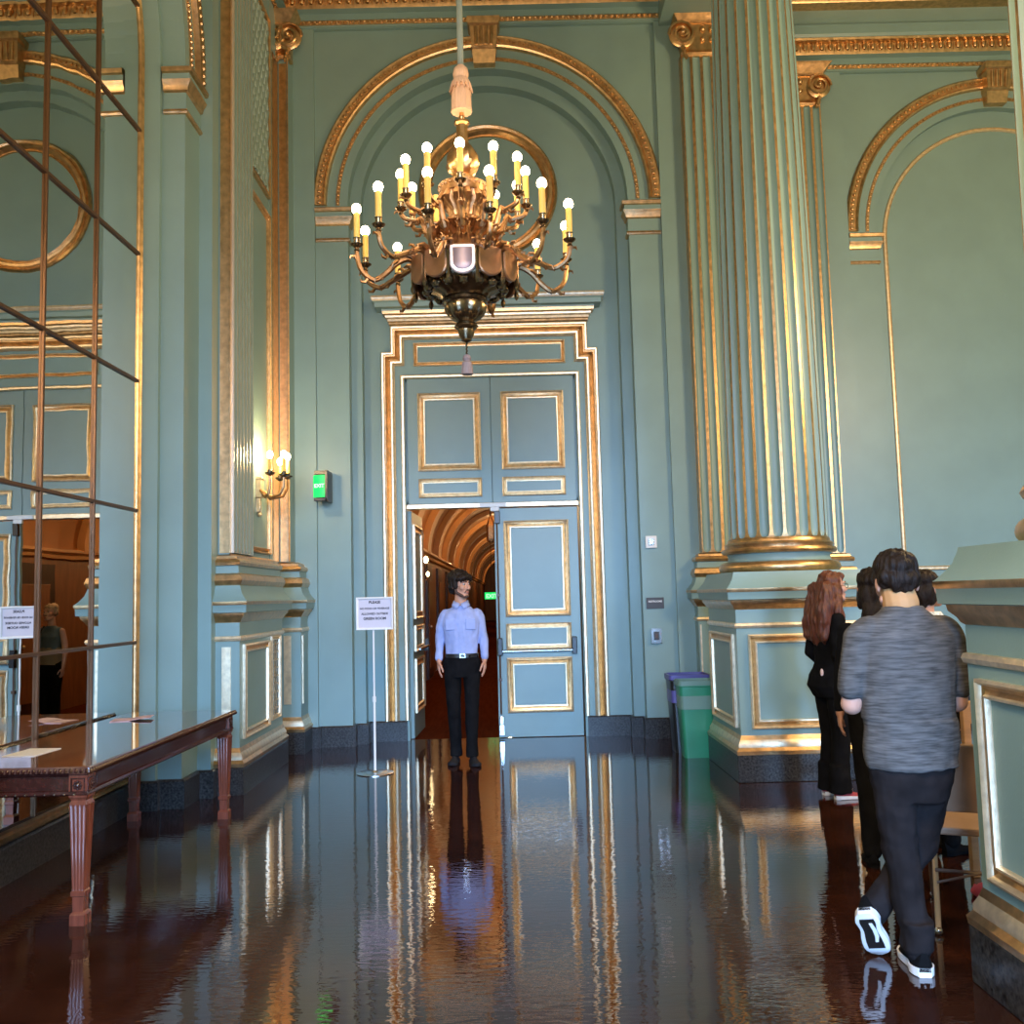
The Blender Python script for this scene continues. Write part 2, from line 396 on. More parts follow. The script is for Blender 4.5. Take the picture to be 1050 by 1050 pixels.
# back wall behind the viewer: three tall windows that bring in the daylight
mb = MB()
wins = [(-2.3, -.2), (1.2, 3.2), (5.0, 7.2)]; x = -3.1
for a, b in wins:
    mb.box((x, -7.2, 0), (a, -7.0, 9.6)); mb.box((a, -7.2, 0), (b, -7.0, .7)); mb.box((a, -7.2, 5.6), (b, -7.0, 9.6)); x = b
mb.box((x, -7.2, 0), (8.7, -7.0, 9.6))
struct(mb.build('wall_back', M['teal'], smooth=0), 'teal wall with tall windows behind the viewer')
for i, (a, b) in enumerate(wins):
    o = MB(); c = (a + b) / 2
    for (p, q) in (((a, -7.14, .7), (a + .07, -7.06, 5.6)), ((b - .07, -7.14, .7), (b, -7.06, 5.6)), ((a, -7.14, 5.53), (b, -7.06, 5.6)), ((a, -7.14, .7), (b, -7.06, .77)), ((c - .03, -7.13, .77), (c + .03, -7.07, 5.53)), ((a, -7.13, 3.4), (b, -7.07, 3.46))):
        o.box(p, q)
    struct(o.build('window_%d' % (i + 1), M['pale_lit_gold'], smooth=0), 'tall window in the wall behind the viewer')

# granite base courses
BASE = [(-.02, 0), (.03, 0), (.03, .205), (.02, .22), (-.02, .22)]
def course(name, paths, label):
    o = MB()
    for p in paths: o.sweep(p, BASE)
    struct(o.build(name, M['granite'], smooth=0), label)
course('baseboard_far', [[(1.9, 10.2), (XC + 1.93, 10.2), (XC + 1.93, 10.25), (XC + 1.57, 10.25), (XC + 1.57, 10.40), (XC + 1.45, 10.40), (XC + 1.45, 10.55), (DC + .99, 10.55)],
                         [(DC - .99, 10.55), (XC - 1.45, 10.55), (XC - 1.45, 10.40), (XC - 1.57, 10.40), (XC - 1.57, 10.25), (XC - 1.93, 10.25), (XC - 1.93, 10.2), (-2.2, 10.2)]], 'black granite base course beside the double door')
course('baseboard_left', [[(-2.44, 7.9), (-2.44, 7.77), (-2.55, 7.77), (-2.55, 7.41), (-2.735, 7.41), (-2.735, 7.36), (-2.91, 7.36), (-2.91, 4.34), (-2.735, 4.34), (-2.735, 4.29), (-2.55, 4.29), (-2.55, 3.93), (-2.44, 3.93), (-2.44, -6.9)]], 'black granite base course under the mirror')
course('baseboard_right', [[(8.5, YR - .05), (XR + 1.93, YR - .05), (XR + 1.93, YR), (XR + 1.57, YR), (XR + 1.57, YR + .1), (XR - 1.57, YR + .1), (XR - 1.57, YR), (XR - 1.93, YR), (XR - 1.93, YR - .05), (2.85, YR - .05)]], 'black granite base course of the right bay')

# cornice: bead course, egg and dart, corona, upper guilloche
PL = [(8.5, YR - .05), (2.85, YR - .05), (2.85, 10.2), (-2.44, 10.2), (-2.44, -6.9)]
def cornice(name, runs, label, eggs):
    o = MB(); 
    for p in runs: o.sweep(p, [(-.02, 8.00), (.02, 8.01), (.02, 8.17), (.10, 8.18), (-.02, 8.18)], loop=True)
    for p in runs: o.sweep(p, [(-.02, 8.37), (.17, 8.37), (.19, 8.40), (.19, 8.52), (.04, 8.56), (.04, 8.80), (-.02, 8.80)])
    root = struct(o.build(name, M['teal'], smooth=0), label)
    a = MB(); b = MB(); c = MB()
    for p in runs:
        a.sweep(p, [(.0, 8.03), (.03, 8.035), (.035, 8.06), (.03, 8.085), (.0, 8.09)])
        b.sweep(p, [(0, 8.17), (.05, 8.175), (.055, 8.195), (.075, 8.23), (.085, 8.33), (.15, 8.345), (.16, 8.375), (0, 8.38)])
        c.sweep(p, [(0, 8.80), (.20, 8.80), (.22, 8.83), (.22, 9.0), (.30, 9.03), (.30, 9.08), (0, 9.1)])
    for (x0, y0, x1, y1, nx, ny) in eggs:
        Ln = sqrt((x1 - x0) ** 2 + (y1 - y0) ** 2); n = int(Ln / .062); m = int(Ln / .105)
        for i in range(n):
            t = (i + .5) / n; a.ball((x0 + (x1 - x0) * t + nx * .036, y0 + (y1 - y0) * t + ny * .036, 8.06), .023, 6, 4)
        for i in range(m):
            t = (i + .5) / m; X_ = x0 + (x1 - x0) * t; Y_ = y0 + (y1 - y0) * t
            b.ball((X_ + nx * .085, Y_ + ny * .085, 8.29), (.034, .034, .052), 8, 5)
            t2 = (i + 1) / m; X2 = x0 + (x1 - x0) * t2; Y2 = y0 + (y1 - y0) * t2
            b.ball((X2 + nx * .078, Y2 + ny * .078, 8.28), (.011, .014, .06), 6, 4)
            c.ball((X_ + nx * .22, Y_ + ny * .22, 8.915), (.045, .045, .06), 8, 4)
    a.build('bead_course', M['gold'], root); b.build('egg_and_dart', M['gold'], root); c.build('guilloche', M['gold'], root)
cornice('trim_1', [PL[2:4]], 'gilded cornice along the top of the far wall', [(2.85, 10.2, -2.44, 10.2, 0, -1)])
cornice('trim_2', [PL[0:2]], 'gilded cornice over the right bay', [(8.5, YR - .05, 2.85, YR - .05, 0, -1)])
cornice('trim_3', [PL[3:5]], 'gilded cornice along the left wall', [(-2.44, 10.1, -2.44, 7.0, 1, 0)])

# ------------------------------------------------------------------ door: surround, fixed upper leaves, two leaves
ds = thing('door_surround', 'stepped gilded door surround with a cornice hood, around the double door', 'door frame', (DC, 10.55, .22))
X = FY(10.55)
mb = MB()
mb.sweep([(DC + HN, .22), (DC + HN, HL), (DC + HW, HL), (DC + HW, 4.63), (DC - HW, 4.63), (DC - HW, HL), (DC - HN, HL), (DC - HN, .22)],
         [(0, 0), (0, .065), (.012, .075), (.028, .072), (.036, .055), (.048, .05), (.052, .030), (.06, .022), (.0775, .006), (.095, .022), (.10, .048), (.108, .055), (.125, .05), (.135, .03), (.15, .02), (.15, 0)], X, False,
         [1, 1, 1, 1, 0, 0, 0, 0, 0, 1, 1, 1, 1, 1, 0, 0])
mb.build('gilded_architrave', GOLD2, ds)
mb = MB(); mb.sweep([(DC + 1.01, .22), (DC + 1.01, 4.07), (DC - 1.01, 4.07), (DC - 1.01, .22)], [(0, 0), (0, .025), (.012, .032), (.03, .03), (.04, .015), (.04, 0)], X)
mb.build('inner_moulding', M['pale_lit_gold'], ds)
mb = MB(); frame(mb, X, DC - .86, 4.17, DC + .86, 4.44, .05, .025, (1, 0, 1)); mb.build('overdoor_panel_frame', GOLD2, ds)
mb = MB()
mb.sweep([(DC + HW, 10.55), (DC + HW, 10.48), (DC - HW, 10.48), (DC - HW, 10.55)],
         [(-.07, 4.63), (.0, 4.632), (.012, 4.645), (.012, 4.665), (.022, 4.675), (.022, 4.70), (.045, 4.715), (.05, 4.735), (.075, 4.75), (.08, 4.78), (.085, 4.80), (.15, 4.805), (.155, 4.855), (.175, 4.87), (.19, 4.905), (.185, 4.925), (-.07, 4.94)], None, False,
         [0, 1, 1, 1, 2, 2, 2, 1, 1, 0, 0, 0, 0, 2, 2, 0, 0])
mb.build('hood_cornice', TG, ds)
mb = MB(); pr = [(DC - 1.2, 4.93), (DC + 1.2, 4.93)] + [(DC + 1.2 - .19 * sin(t * pi / 2 / 6), 5.12 - .19 * cos((t) * pi / 2 / 6) + 0.0) for t in range(1, 7)] + [(DC + 1.0, 5.13), (DC - 1.0, 5.13)] + [(DC - 1.2 + .19 * sin(t * pi / 2 / 6), 5.12 - .19 * cos(t * pi / 2 / 6)) for t in range(6, 0, -1)]
mb.loft([[(a, b, 0) for a, b in pr], [(a, b, .07) for a, b in pr]], X); mb.build('blocking_course', M['teal'], ds)

d1 = MB()
for s in (-1, 1):
    a, b = (DC - .945, DC - .003) if s < 0 else (DC + .003, DC + .945)
    d1.box((a, 10.57, 2.60), (b, 10.63, 4.06))
d1.box((DC - .05, 10.60, 2.60), (DC + .05, 10.645, 4.06)); d1.box((DC - .97, 10.60, 2.56), (DC + .97, 10.645, 2.64)); d1.box((DC - .97, 10.60, 4.0), (DC + .97, 10.66, 4.08)); d1.box((DC - .97, 10.60, 2.6), (DC - .92, 10.645, 4.06)); d1.box((DC + .92, 10.60, 2.6), (DC + .97, 10.645, 4.06))
d1 = struct(d1.build('door_1', M['door_teal'], smooth=0, bevel=.004), 'fixed upper door panels above the open doorway')
mb = MB()
for s in (-1, 1):
    c = DC + s * .47
    frame(mb, FY(10.57), c - .355, 2.97, c + .355, 3.86, .085, .028, (1, 0, 1))
mb.build('tall_panel_frame', GOLD2, d1)
mb = MB()
for s in (-1, 1):
    c = DC + s * .47
    frame(mb, FY(10.57), c - .355, 2.67, c + .355, 2.885, .055, .025, (1, 1, 1))
mb.build('low_panel_frame', GOLD2, d1)
mb = MB(); mb.box((DC - .965, 10.545, 2.545), (DC + .965, 10.66, 2.60)); mb.build('transom_bar', M['pale_lit_gold'], d1, smooth=0, bevel=.008)

def door_leaf(name, X, label):
    """leaf 0..0.93 wide in u, lower edge at v=.02; w=0 is the decorated face, thickness behind it"""
    b = MB(); b.box((0, .005, -.055), (.935, 2.535, 0), X); o = struct(b.build(name, M['door_teal'], smooth=0, bevel=.004), label)
    f = MB(); frame(f, X, .105, 1.32, .83, 2.39, .085, .028, (1, 0, 1)); f.build('tall_panel_frame', GOLD2, o)
    f = MB(); frame(f, X, .105, .955, .83, 1.245, .06, .028, (1, 1, 1)); f.build('lock_panel_frame', GOLD2, o)
    f = MB(); frame(f, X, .105, .27, .83, .87, .085, .028, (1, 0, 1)); f.build('bottom_panel_frame', GOLD2, o)
    return o
d2 = door_leaf('door_2', FY(10.57) @ Matrix.Translation((DC + .01, 0, 0)), 'closed right door leaf with a steel panic bar')
X = FY(10.57) @ Matrix.Translation((DC + .01, 0, 0))
pb = MB(); pb.tube([(.06, .945, .065), (.83, .945, .065)], .014, 10, X=X); pb.build('panic_bar', M['chrome'], d2)
for u in (.035, .855):
    p = MB(); p.box((u - .028, .90, 0), (u + .028, 1.09, .075), X); p.build('panic_bar_case', M['black'], d2, smooth=0, bevel=.008)
p = MB(); p.tube([(.03, 1.09, .03), (.03, 2.44, .03)], .009, 8, X=X); p.tube([(.03, .26, .03), (.03, .90, .03)], .009, 8, X=X)
for v in (.62, 1.55): p.box((.012, v, 0), (.048, v + .03, .042), X)
p.build('vertical_rod', M['browntube'], d2)
p = MB(); p.box((.005, 2.36, 0), (.065, 2.50, .06), X); p.build('top_latch', M['black'], d2, smooth=0, bevel=.006)
p = MB(); p.box((.005, .03, 0), (.065, .15, .05), X); p.box((.012, .15, 0), (.058, .24, .04), X); p.build('bottom_latch', M['chrome'], d2, smooth=0, bevel=.006)
p = MB(); p.box((-.16, 2.545, .01), (.14, 2.595, .05), X); p.box((-.04, 2.50, .01), (.06, 2.545, .05), X); p.build('strike_bracket', M['white'], d2, smooth=0, bevel=.005)
# open left leaf swung into the corridor
X = Matrix.Translation((DC - .925, 10.66, 0)) @ Matrix.Rotation(radians(88), 4, 'Z') @ XF((0, 0, 0), (1, 0, 0), (0, 0, 1), (0, -1, 0))
d3 = door_leaf('door_3', X, 'left door leaf standing open into the corridor')
p = MB(); p.tube([(.06, .985, .065), (.86, .985, .065)], .014, 10, X=X); p.build('panic_bar', M['chrome'], d3)
p = MB(); p.box((.84, .92, 0), (.91, 1.07, .075), X); p.build('panic_bar_case', M['black'], d3, smooth=0, bevel=.006)

# ------------------------------------------------------------------ corridor beyond the door
mb = MB(); CL, CRt, CZ = -1.62, 1.40, 2.42
for (x0, x1) in ((CL - .15, CL), (CRt, CRt + .15)): mb.box((x0, 10.95, 0), (x1, 62, CZ))
cw = struct(mb.build('wall_corridor', M['brown_wall'], smooth=0), 'brown panelled corridor walls')
mb = MB(); cc = (CL + CRt) / 2; rr = (CRt - CL) / 2
A = arc(cc, CZ, rr, 0, pi, 28); mb.loft([[(a, y, b) for a, b in A] for y in (10.95, 62)], closed=False); mb.build('vault', M['vault'], cw)
for y in [12.4 + 2.6 * k for k in range(18)]:
    o = MB(); A1 = arc(cc, CZ, rr - .12, 0, pi, 28); A2 = arc(cc, CZ, rr + .01, 0, pi, 28)
    o.loft([[(p[0], y + d, p[1]) for p in A_] for d, A_ in ((0, A2), (0, A1), (.7, A1), (.7, A2))], closed=False); o.build('vault_rib', M['rib'], cw)
mb = MB()
for x0, s in ((CL, 1), (CRt, -1)):
    mb.sweep([(x0, 62), (x0, 10.97)] if s > 0 else [(x0, 10.97), (x0, 62)], [(0, 2.30), (.05, 2.31), (.06, 2.36), (.11, 2.40), (.11, 2.44), (0, 2.45)])
mb.build('corridor_cornice', M['rib'], cw)
mb = MB(); mb.box((CL, 61.8, 0), (CRt, 62, 4.2)); mb.build('end_wall', M['brown_wall'], cw, smooth=0)
for k, (y, s) in enumerate(((12.9, 1), (15.6, 1), (18.3, 1), (21.0, 1), (24.0, 1), (13.2, -1), (16.4, -1))):
    x0 = CL if s > 0 else CRt
    o = MB(); o.box((min(x0, x0 + s * .05), y - .05, 0), (max(x0, x0 + s * .05), y + 1.05, 2.2)); dd = struct(o.build('door_%d' % (k + 4), M['corr_dark'], smooth=0), 'dark wooden side door in the corridor')
    o = MB(); o.box((min(x0 + s * .05, x0 + s * .065), y + .12, .2), (max(x0 + s * .05, x0 + s * .065), y + .88, 1.9)); o.build('door_panel', M['brown_wall'], dd, smooth=0, bevel=.005)
    o = MB(); o.ball((x0 + s * .09, y + .12, 1.0), .03); o.build('knob', M['pale_lit_gold'], dd)
mb = MB(); mb.box((-1.62, 11.85, 0), (-1.10, 12.05, 2.3)); mb.box((-1.62, 11.8, 2.3), (-1.08, 12.1, 2.38)); mb.build('corridor_pilaster', M['corr_dark'], cw, smooth=0, bevel=.01)

def corridor_lamp(loc, label, g='corridor wall lamps'):
    t = thing('wall_lamp', label, 'lamp', loc, g)
    x, y, z = loc
    o = MB(); o.box((x - .0, y - .04, z - .09), (x + .02, y + .04, z + .09)); o.tube([(x, y, z - .05), (x + .08, y, z - .06), (x + .1, y, z - .01)], .01, 6); o.build('bracket', M['bronze'], t)
    o = MB(); o.ball((x + .1, y, z + .05), (.028, .028, .045), 10, 6); o.build('lamp_shade', M['corr_lamp'], t)
    return t
corridor_lamp((-1.14, 11.87, 1.98), 'glowing wall lamp on the dark pilaster just inside the doorway')
for k, y in enumerate((14.9, 17.7)):
    corridor_lamp((CL + .0, y, 1.95), ['first glowing wall lamp down the corridor, left of the standing man\'s head', 'further glowing wall lamp down the corridor, behind the standing man\'s head'][k])
lt = thing('hanging_lantern', 'dark slim lantern hanging in the corridor beside the closed door leaf', 'lantern', (-.26, 14.2, 2.36))
o = MB(); o.tube([(-.26, 14.2, 3.9), (-.26, 14.2, 2.75)], .012, 6); o.build('chain', M['corr_dark'], lt)
o = MB(); o.lathe([(.02, 2.36), (.06, 2.38), (.07, 2.42), (.07, 2.62), (.04, 2.70), (.015, 2.76)], 6, Matrix.Translation((-.26, 14.2, 0))); o.build('lantern_body', M['bronze'], lt, smooth=0)
es = thing('exit_sign', 'small green lit sign far down the corridor', 'sign', (-.42, 22.0, 1.48))
o = MB(); o.box((-.58, 21.96, 1.49), (-.26, 22.04, 1.65)); o.build('housing', M['exit'], es, smooth=0)
o = MB(); o.tube([(-.42, 22, 1.64), (-.42, 22, 3.9)], .01, 6); o.build('rod', M['corr_dark'], es)
text_mesh('EXIT', .13, XF((-.42, 21.955, 1.52), (1, 0, 0), (0, 0, 1), (0, -1, 0)), 'lettering', M['exitletter'], es)
# ------------------------------------------------------------------ columns
def column(name, cx, cy, label, panels):
    t = thing(name, label, 'column', (cx, cy, 0), 'fluted columns on pedestals')
    T = Matrix.Translation((cx, cy, 0)); d = .53
    sq = rect(-d, -d, d, d)
    mb = MB(); mb.box((-d - .045, -d - .045, 0), (d + .045, d + .045, .22), T); mb.build('plinth', M['granite'], t, smooth=0, bevel=.006)
    mb = MB(); mb.sweep(sq, neg(PED[:6]) + [(.1, .37), (.1, .22)], T, True, [1, 1, 2, 2, 1, 1, 1, 1]); mb.build('base_moulding', TG, t)
    mb = MB(); mb.box((-d, -d, .33), (d, d, 1.45), T); mb.build('die', M['teal'], t, smooth=0)
    mb = MB(); mb.sweep(sq, neg(PED[6:11]) + [(.1, 1.28), (.1, 1.235)], T, True, [1] * 7); mb.build('fillet', GOLD2, t)
    mb = MB(); P2 = neg(PED[11:]); mb.sweep(sq, [(.1, 1.39)] + P2 + [(.3, 1.6)], T, True, [0] + PEDM[11:] + [0])
    mb.build('pedestal_cap', TG, t)
    for k in panels:
        Xk = {0: FY(cy - d) @ Matrix.Translation((cx, 0, 0)), 1: FNX(cx - d) @ Matrix.Translation((-cy, 0, 0)), 2: FX(cx + d) @ Matrix.Translation((cy, 0, 0)), 3: FPY(cy + d) @ Matrix.Translation((-cx, 0, 0))}[k]
        mb = MB(); frame(mb, Xk, -.44, .42, .44, 1.185, .075, .03, (1, 0, 1)); mb.build('panel_frame', GOLD2, t)
    # attic base: gilt torus, teal scotia, gilt rings
    mb = MB(); mb.box((-.46, -.46, 1.60), (.46, .46, 1.69), T)
    tor = [(.46, 1.69)] + [(.47 + .05 * cos(a), 1.74 + .05 * sin(a)) for a in [(-pi / 2 + pi * i / 8) for i in range(9)]] + [(.45, 1.79)]
    mb.mat(1).lathe(tor, 48, T); mb.mat(0).lathe([(.455, 1.79), (.44, 1.80), (.435, 1.83), (.445, 1.86)], 48, T)
    mb.mat(1).lathe([(.445, 1.86), (.485, 1.865), (.495, 1.885), (.485, 1.905), (.46, 1.91), (.462, 1.925), (.468, 1.94), (.455, 1.955), (.44, 1.96), (.435, 1.985), (.43, 1.99)], 48, T)
    mb.build('column_base', [M['teal'], M['gold']], t)
    # fluted shaft, gilt arrises
    NF = 24; sub = 9; z0, z1 = 1.985, 7.45
    zs = [z0, z0 + .012, z0 + .025, z0 + .045, z0 + .07, z0 + .1] + [z0 + .1 + (z1 - .2 - z0) * i / 12 for i in range(1, 13)] + [z1 - .07, z1 - .045, z1 - .025, z1 - .012, z1]
    rings = []; fm = []
    for z in zs:
        tt = (z - z0) / (z1 - z0); r = .425 - .07 * tt ** 1.6
        e = min(1, (z - z0) / .07, (z1 - z) / .07); e = max(0, e); sh = sqrt(max(0, 1 - (1 - e) ** 2))
        ring = []
        for k in range(NF):
            a0 = 2 * pi * k / NF; hwid = 2 * pi / NF * .385 * sh
            for j in range(sub):
                q = -1 + 2 * j / (sub - 1)
                a = a0 + q * hwid; dep = .034 * sh * sqrt(max(0, 1 - q * q))
                ring.append(((r - dep) * cos(a), (r - dep) * sin(a), z))
        rings.append(ring)
    n = NF * sub; vs = [p for r in rings for p in r]; fs = []; ms = []
    for i in range(len(zs) - 1):
        for j in range(n):
            fs.append((i * n + j, i * n + (j + 1) % n, (i + 1) * n + (j + 1) % n, (i + 1) * n + j)); ms.append(1 if j % sub == sub - 1 or i == 0 or i == len(zs) - 2 else 0)
    mb = MB(); mb.add(vs, fs, T, ms); mb.build('shaft', [M['teal'], M['gold']], t, smooth=50)
    mb = MB(); mb.lathe([(.355, 7.45), (.375, 7.46), (.375, 7.49), (.36, 7.50), (.37, 7.56), (.45, 7.66), (.45, 7.70)], 32, T)
    for sx in (-1, 1):
        for sy in (-1, 1):
            c = Vector((cx + sx * .40, cy + sy * .40, 7.66)); dv = Vector((-sx, sy, 0)).normalized()
            mb.lathe([(.0, -.06), (.13, -.06), (.145, -.03), (.12, 0), (.145, .03), (.13, .06), (0, .06)], 16, XF(c, dv.cross(Vector((0, 0, 1))), (0, 0, 1), dv))
    mb.box((-.52, -.52, 7.80), (.52, .52, 7.95), T); mb.box((-.47, -.47, 7.70), (.47, .47, 7.80), T)
    mb.build('capital', M['gold'], t)
    return t
column('column', 2.385, 8.36, 'full-height fluted teal column with gilt base, beyond the red-haired woman', (0, 1, 2, 3))
column('column', 2.35, 3.28, 'nearest column at the right edge, its big panelled pedestal beside the grey-shirted man', (0, 1, 2, 3))
mb = MB(); mb.box((1.85, -7.0, 7.95), (2.87, 10.2, 9.6)); struct(mb.build('trim_4', M['teal'], smooth=0), 'beam carried by the row of columns')

# ------------------------------------------------------------------ pilasters
def fluted(mb, X, uc, half, z0, z1, w, proj, nf, mats=(0, 1)):
    """flat fluted shaft: materials (flute, arris)"""
    sub = 7; pitch = 2 * half / nf
    zs = [z0, z0 + .012, z0 + .03, z0 + .05] + [z1 - .05, z1 - .03, z1 - .012, z1]
    rows = []
    for z in zs:
        e = max(0, min(1, (z - z0) / .05, (z1 - z) / .05)); sh = sqrt(max(0, 1 - (1 - e) ** 2)); row = [(uc - half, z, w + proj)]
        for k in range(nf):
            c = uc - half + pitch * (k + .5)
            for j in range(sub):
                q = -1 + 2 * j / (sub - 1); row.append((c + q * pitch * .36 * sh, z, w + proj - .03 * sh * sqrt(max(0, 1 - q * q))))
        row.append((uc + half, z, w + proj)); rows.append(row)
    n = len(rows[0]); vs = [p for r in rows for p in r]; fs = []; ms = []
    for i in range(len(zs) - 1):
        for j in range(n - 1):
            fs.append((i * n + j, i * n + j + 1, (i + 1) * n + j + 1, (i + 1) * n + j)); ms.append(mats[1] if j % sub == 0 else mats[0])
    mb.add(vs, fs, X, ms)
    for u in (uc - half, uc + half): mb.add([(u, z0, w), (u, z0, w + proj), (u, z1, w + proj), (u, z1, w)], [(0, 1, 2, 3)], X, [mats[1]])

def volute_capital(mb, X, uc, half, zt, w, proj):
    """gilded capital with corner scrolls, top at zt"""
    def ring(z, h, d): return [(uc - h, z, w - .05), (uc + h, z, w - .05), (uc + h, z, w + d), (uc - h, z, w + d)]
    mb.loft([ring(zt - .13, half * 1.04, proj + .03), ring(zt - .10, half * 1.10, proj + .07), ring(zt - .03, half * 1.10 + .05, proj + .12), ring(zt, half * 1.10 + .085, proj + .15)], X)
    mb.loft([ring(zt - .50, half * .96, proj + .01), ring(zt - .47, half * 1.0, proj + .035), ring(zt - .44, half * .96, proj + .01), ring(zt - .40, half * .95, proj), ring(zt - .24, half * 1.02, proj + .03), ring(zt - .13, half * 1.0, proj + .02)], X)
    for s in (-1, 1):
        c = (uc + s * (half - .02), zt - .26)
        pts = []
        for i in range(34):
            a = i / 33 * 2 * pi * 2.1; r = .15 * (1 - i / 36)
            pts.append((c[0] + s * r * cos(a) * -1 * -1, c[1] + r * sin(a) * 1, w + proj + .05 + .03 * i / 33))
        mb.tube(pts, .019, 6, X=X)
        mb.lathe([(0.0, 0), (.14, 0), (.15, .03), (.125, .045), (.0, .05)], 20, X @ Matrix.Translation((c[0], c[1], w + proj)))
        mb.ball((c[0], c[1], w + proj + .085), .03, 8, 6, X)
        for k in range(4): mb.ball((c[0] - s * .02 * k * .6, zt - .42 - .035 * k, w + proj + .04), (.034 - .004 * k, .03, .03), 6, 5, X)
    m_ = max(2, int(half / .09))
    for k in range(m_):
        u = uc - half * .5 + half * 1.0 * (k + .5) / m_
        mb.ball((u, zt - .20, w + proj + .03), (.035, .05, .04), 8, 6, X); mb.ball((u, zt - .31, w + proj + .02), (.03, .04, .03), 8, 5, X)

def ped_block(t, path, label_strips=None, cut=None):
    """mouldings of the common pedestal swept along an open plan path"""
    mb = MB(); mb.sweep(path, [(-.1, 0), (.045, 0), (.045, .205), (.04, .22), (-.1, .22)]); mb.build('plinth', M['granite'], t, smooth=0)
    mb = MB(); mb.sweep(path, PED[:6] + [(-.08, .37), (-.08, .22)], None, False, [1, 1, 2, 2, 1, 1, 1, 1]); mb.build('base_moulding', TG, t)
    mb = MB(); mb.sweep(path, [(-.08, .33), (0, .33), (0, 1.45), (-.08, 1.45)]); mb.build('die', M['teal'], t, smooth=0)
    mb = MB(); mb.sweep(path, PED[6:11] + [(-.05, 1.28), (-.05, 1.235)], None, False, [1] * 7); mb.build('fillet', GOLD2, t)
    mb = MB(); mb.sweep(path, [(-.1, 1.39)] + PED[11:] + [(-.15, 1.6)], None, False, [0] + PEDM[11:] + [0]); mb.build('pedestal_cap', TG, t)
    mb = MB(); mb.sweep(path, [(-.1, 1.68), (-.005, 1.69), (.015, 1.705), (.028, 1.74), (.015, 1.785), (-.01, 1.80), (-.015, 1.86), (.0, 1.865), (.008, 1.89), (-.005, 1.91), (-.03, 1.92), (-.035, 1.945), (-.06, 1.955), (-.1, 1.97)], None, False,
                       [0, 1, 1, 1, 1, 0, 0, 1, 1, 1, 1, 1, 1, 0]); mb.build('pilaster_base', TG, t)

def far_pilaster(name, uc, half, y, label, side=1):
    t = thing(name, label, 'pilaster', (uc, y, 0), 'fluted pilasters beside the column')
    pj = .13; hd = half + .08
    ped_block(t, [(uc + hd, y), (uc + hd, y - pj - .05), (uc - hd, y - pj - .05), (uc - hd, y)])
    mb = MB(); fluted(mb, W, uc, half, 1.96, 7.52, -y, pj, max(4, round(2 * half / .112))); mb.build('shaft', [M['teal'], M['gold']], t, smooth=50)
    mb = MB(); volute_capital(mb, W, uc, half, 8.0, -y, pj); mb.build('capital', M['gold'], t)
    mb = MB(); mb.box((uc - hd + .11, y - pj - .058, .52), (uc - hd + .18, y - pj - .045, 1.20)); mb.box((uc - hd + .012, y - pj - .058, .52), (uc - hd + .03, y - pj - .045, 1.20))
    mb.build('gilt_strip', M['pale_lit_gold'], t, smooth=0)
    return t
far_pilaster('wall_pilaster', 2.46, .40, 10.2, 'fluted gilt-edged pilaster behind the left side of the big column, above the green bin')
far_pilaster('wall_pilaster', 3.60, .40, 11.35, 'fluted gilt-edged pilaster seen just right of the big column')

# left pilaster group: reeded pilaster, panelled bay, slim corner pilaster
t = thing('wall_pilaster', 'reeded pilaster on the left wall beside the mirrored arch, gilt band on its edge', 'pilaster', (-2.38, 8.28, 0))
ped_block(t, [(-2.44, 9.35), (-2.24, 9.35), (-2.24, 7.88), (-2.56, 7.88)][0:4])
mb = MB(); mb.box((-2.5, 7.95, 1.96), (-2.345, 8.62, 8.0)); mb.build('shaft', M['teal'], t, smooth=0)
mb = MB(); mb.box((-2.425, 7.94, 1.97), (-2.345, 7.952, 7.5)); mb.box((-2.348, 7.94, 1.97), (-2.336, 7.985, 7.5)); mb.build('gilt_band', M['gold'], t, smooth=0)
mb = MB(); fluted(mb, L, 8.285, .305, 1.975, 7.5, -2.35, .035, 6)
mb.build('reeding', [paint('grey teal reeds', (.17, .25, .24), .4, var=.08), paint('silvery arris', (.55, .52, .44), .35, metal=.5)], t, smooth=50)
mb = MB(); volute_capital(mb, L, 8.28, .32, 8.0, -2.44, .10); mb.build('capital', M['gold'], t)
mb = MB(); frame(mb, FX(-2.24), 7.97, .43, 8.80, 1.205, .07, .03, (1, 0, 1)); mb.build('panel_frame', GOLD2, t)
mb = MB(); mb.box((-2.385, 7.868, .50), (-2.31, 7.885, 1.19)); mb.build('gilt_strip', M['pale_lit_gold'], t, smooth=0)
g = MB(); frame(g, FX(-2.24), 8.88, .46, 9.22, 1.235, .04, .025, (1, 1, 1))
for k in range(3): g.mat(0); g.box((-2.238, 8.96 + .06 * k, .5), (-2.233, 8.972 + .06 * k, 1.2))
for k in range(9): g.box((-2.238, 8.92, .55 + .075 * k), (-2.232, 9.18, .563 + .075 * k)); g.ball((-2.234, 9.05, .557 + .075 * k), (.006, .018, .018), 6, 4)
g.mat(2); g.box((-2.2395, 8.92, .5), (-2.2385, 9.18, 1.2))
g.build('gilded_grille', [M['gold'], M['pale_lit_gold'], M['black']], t)

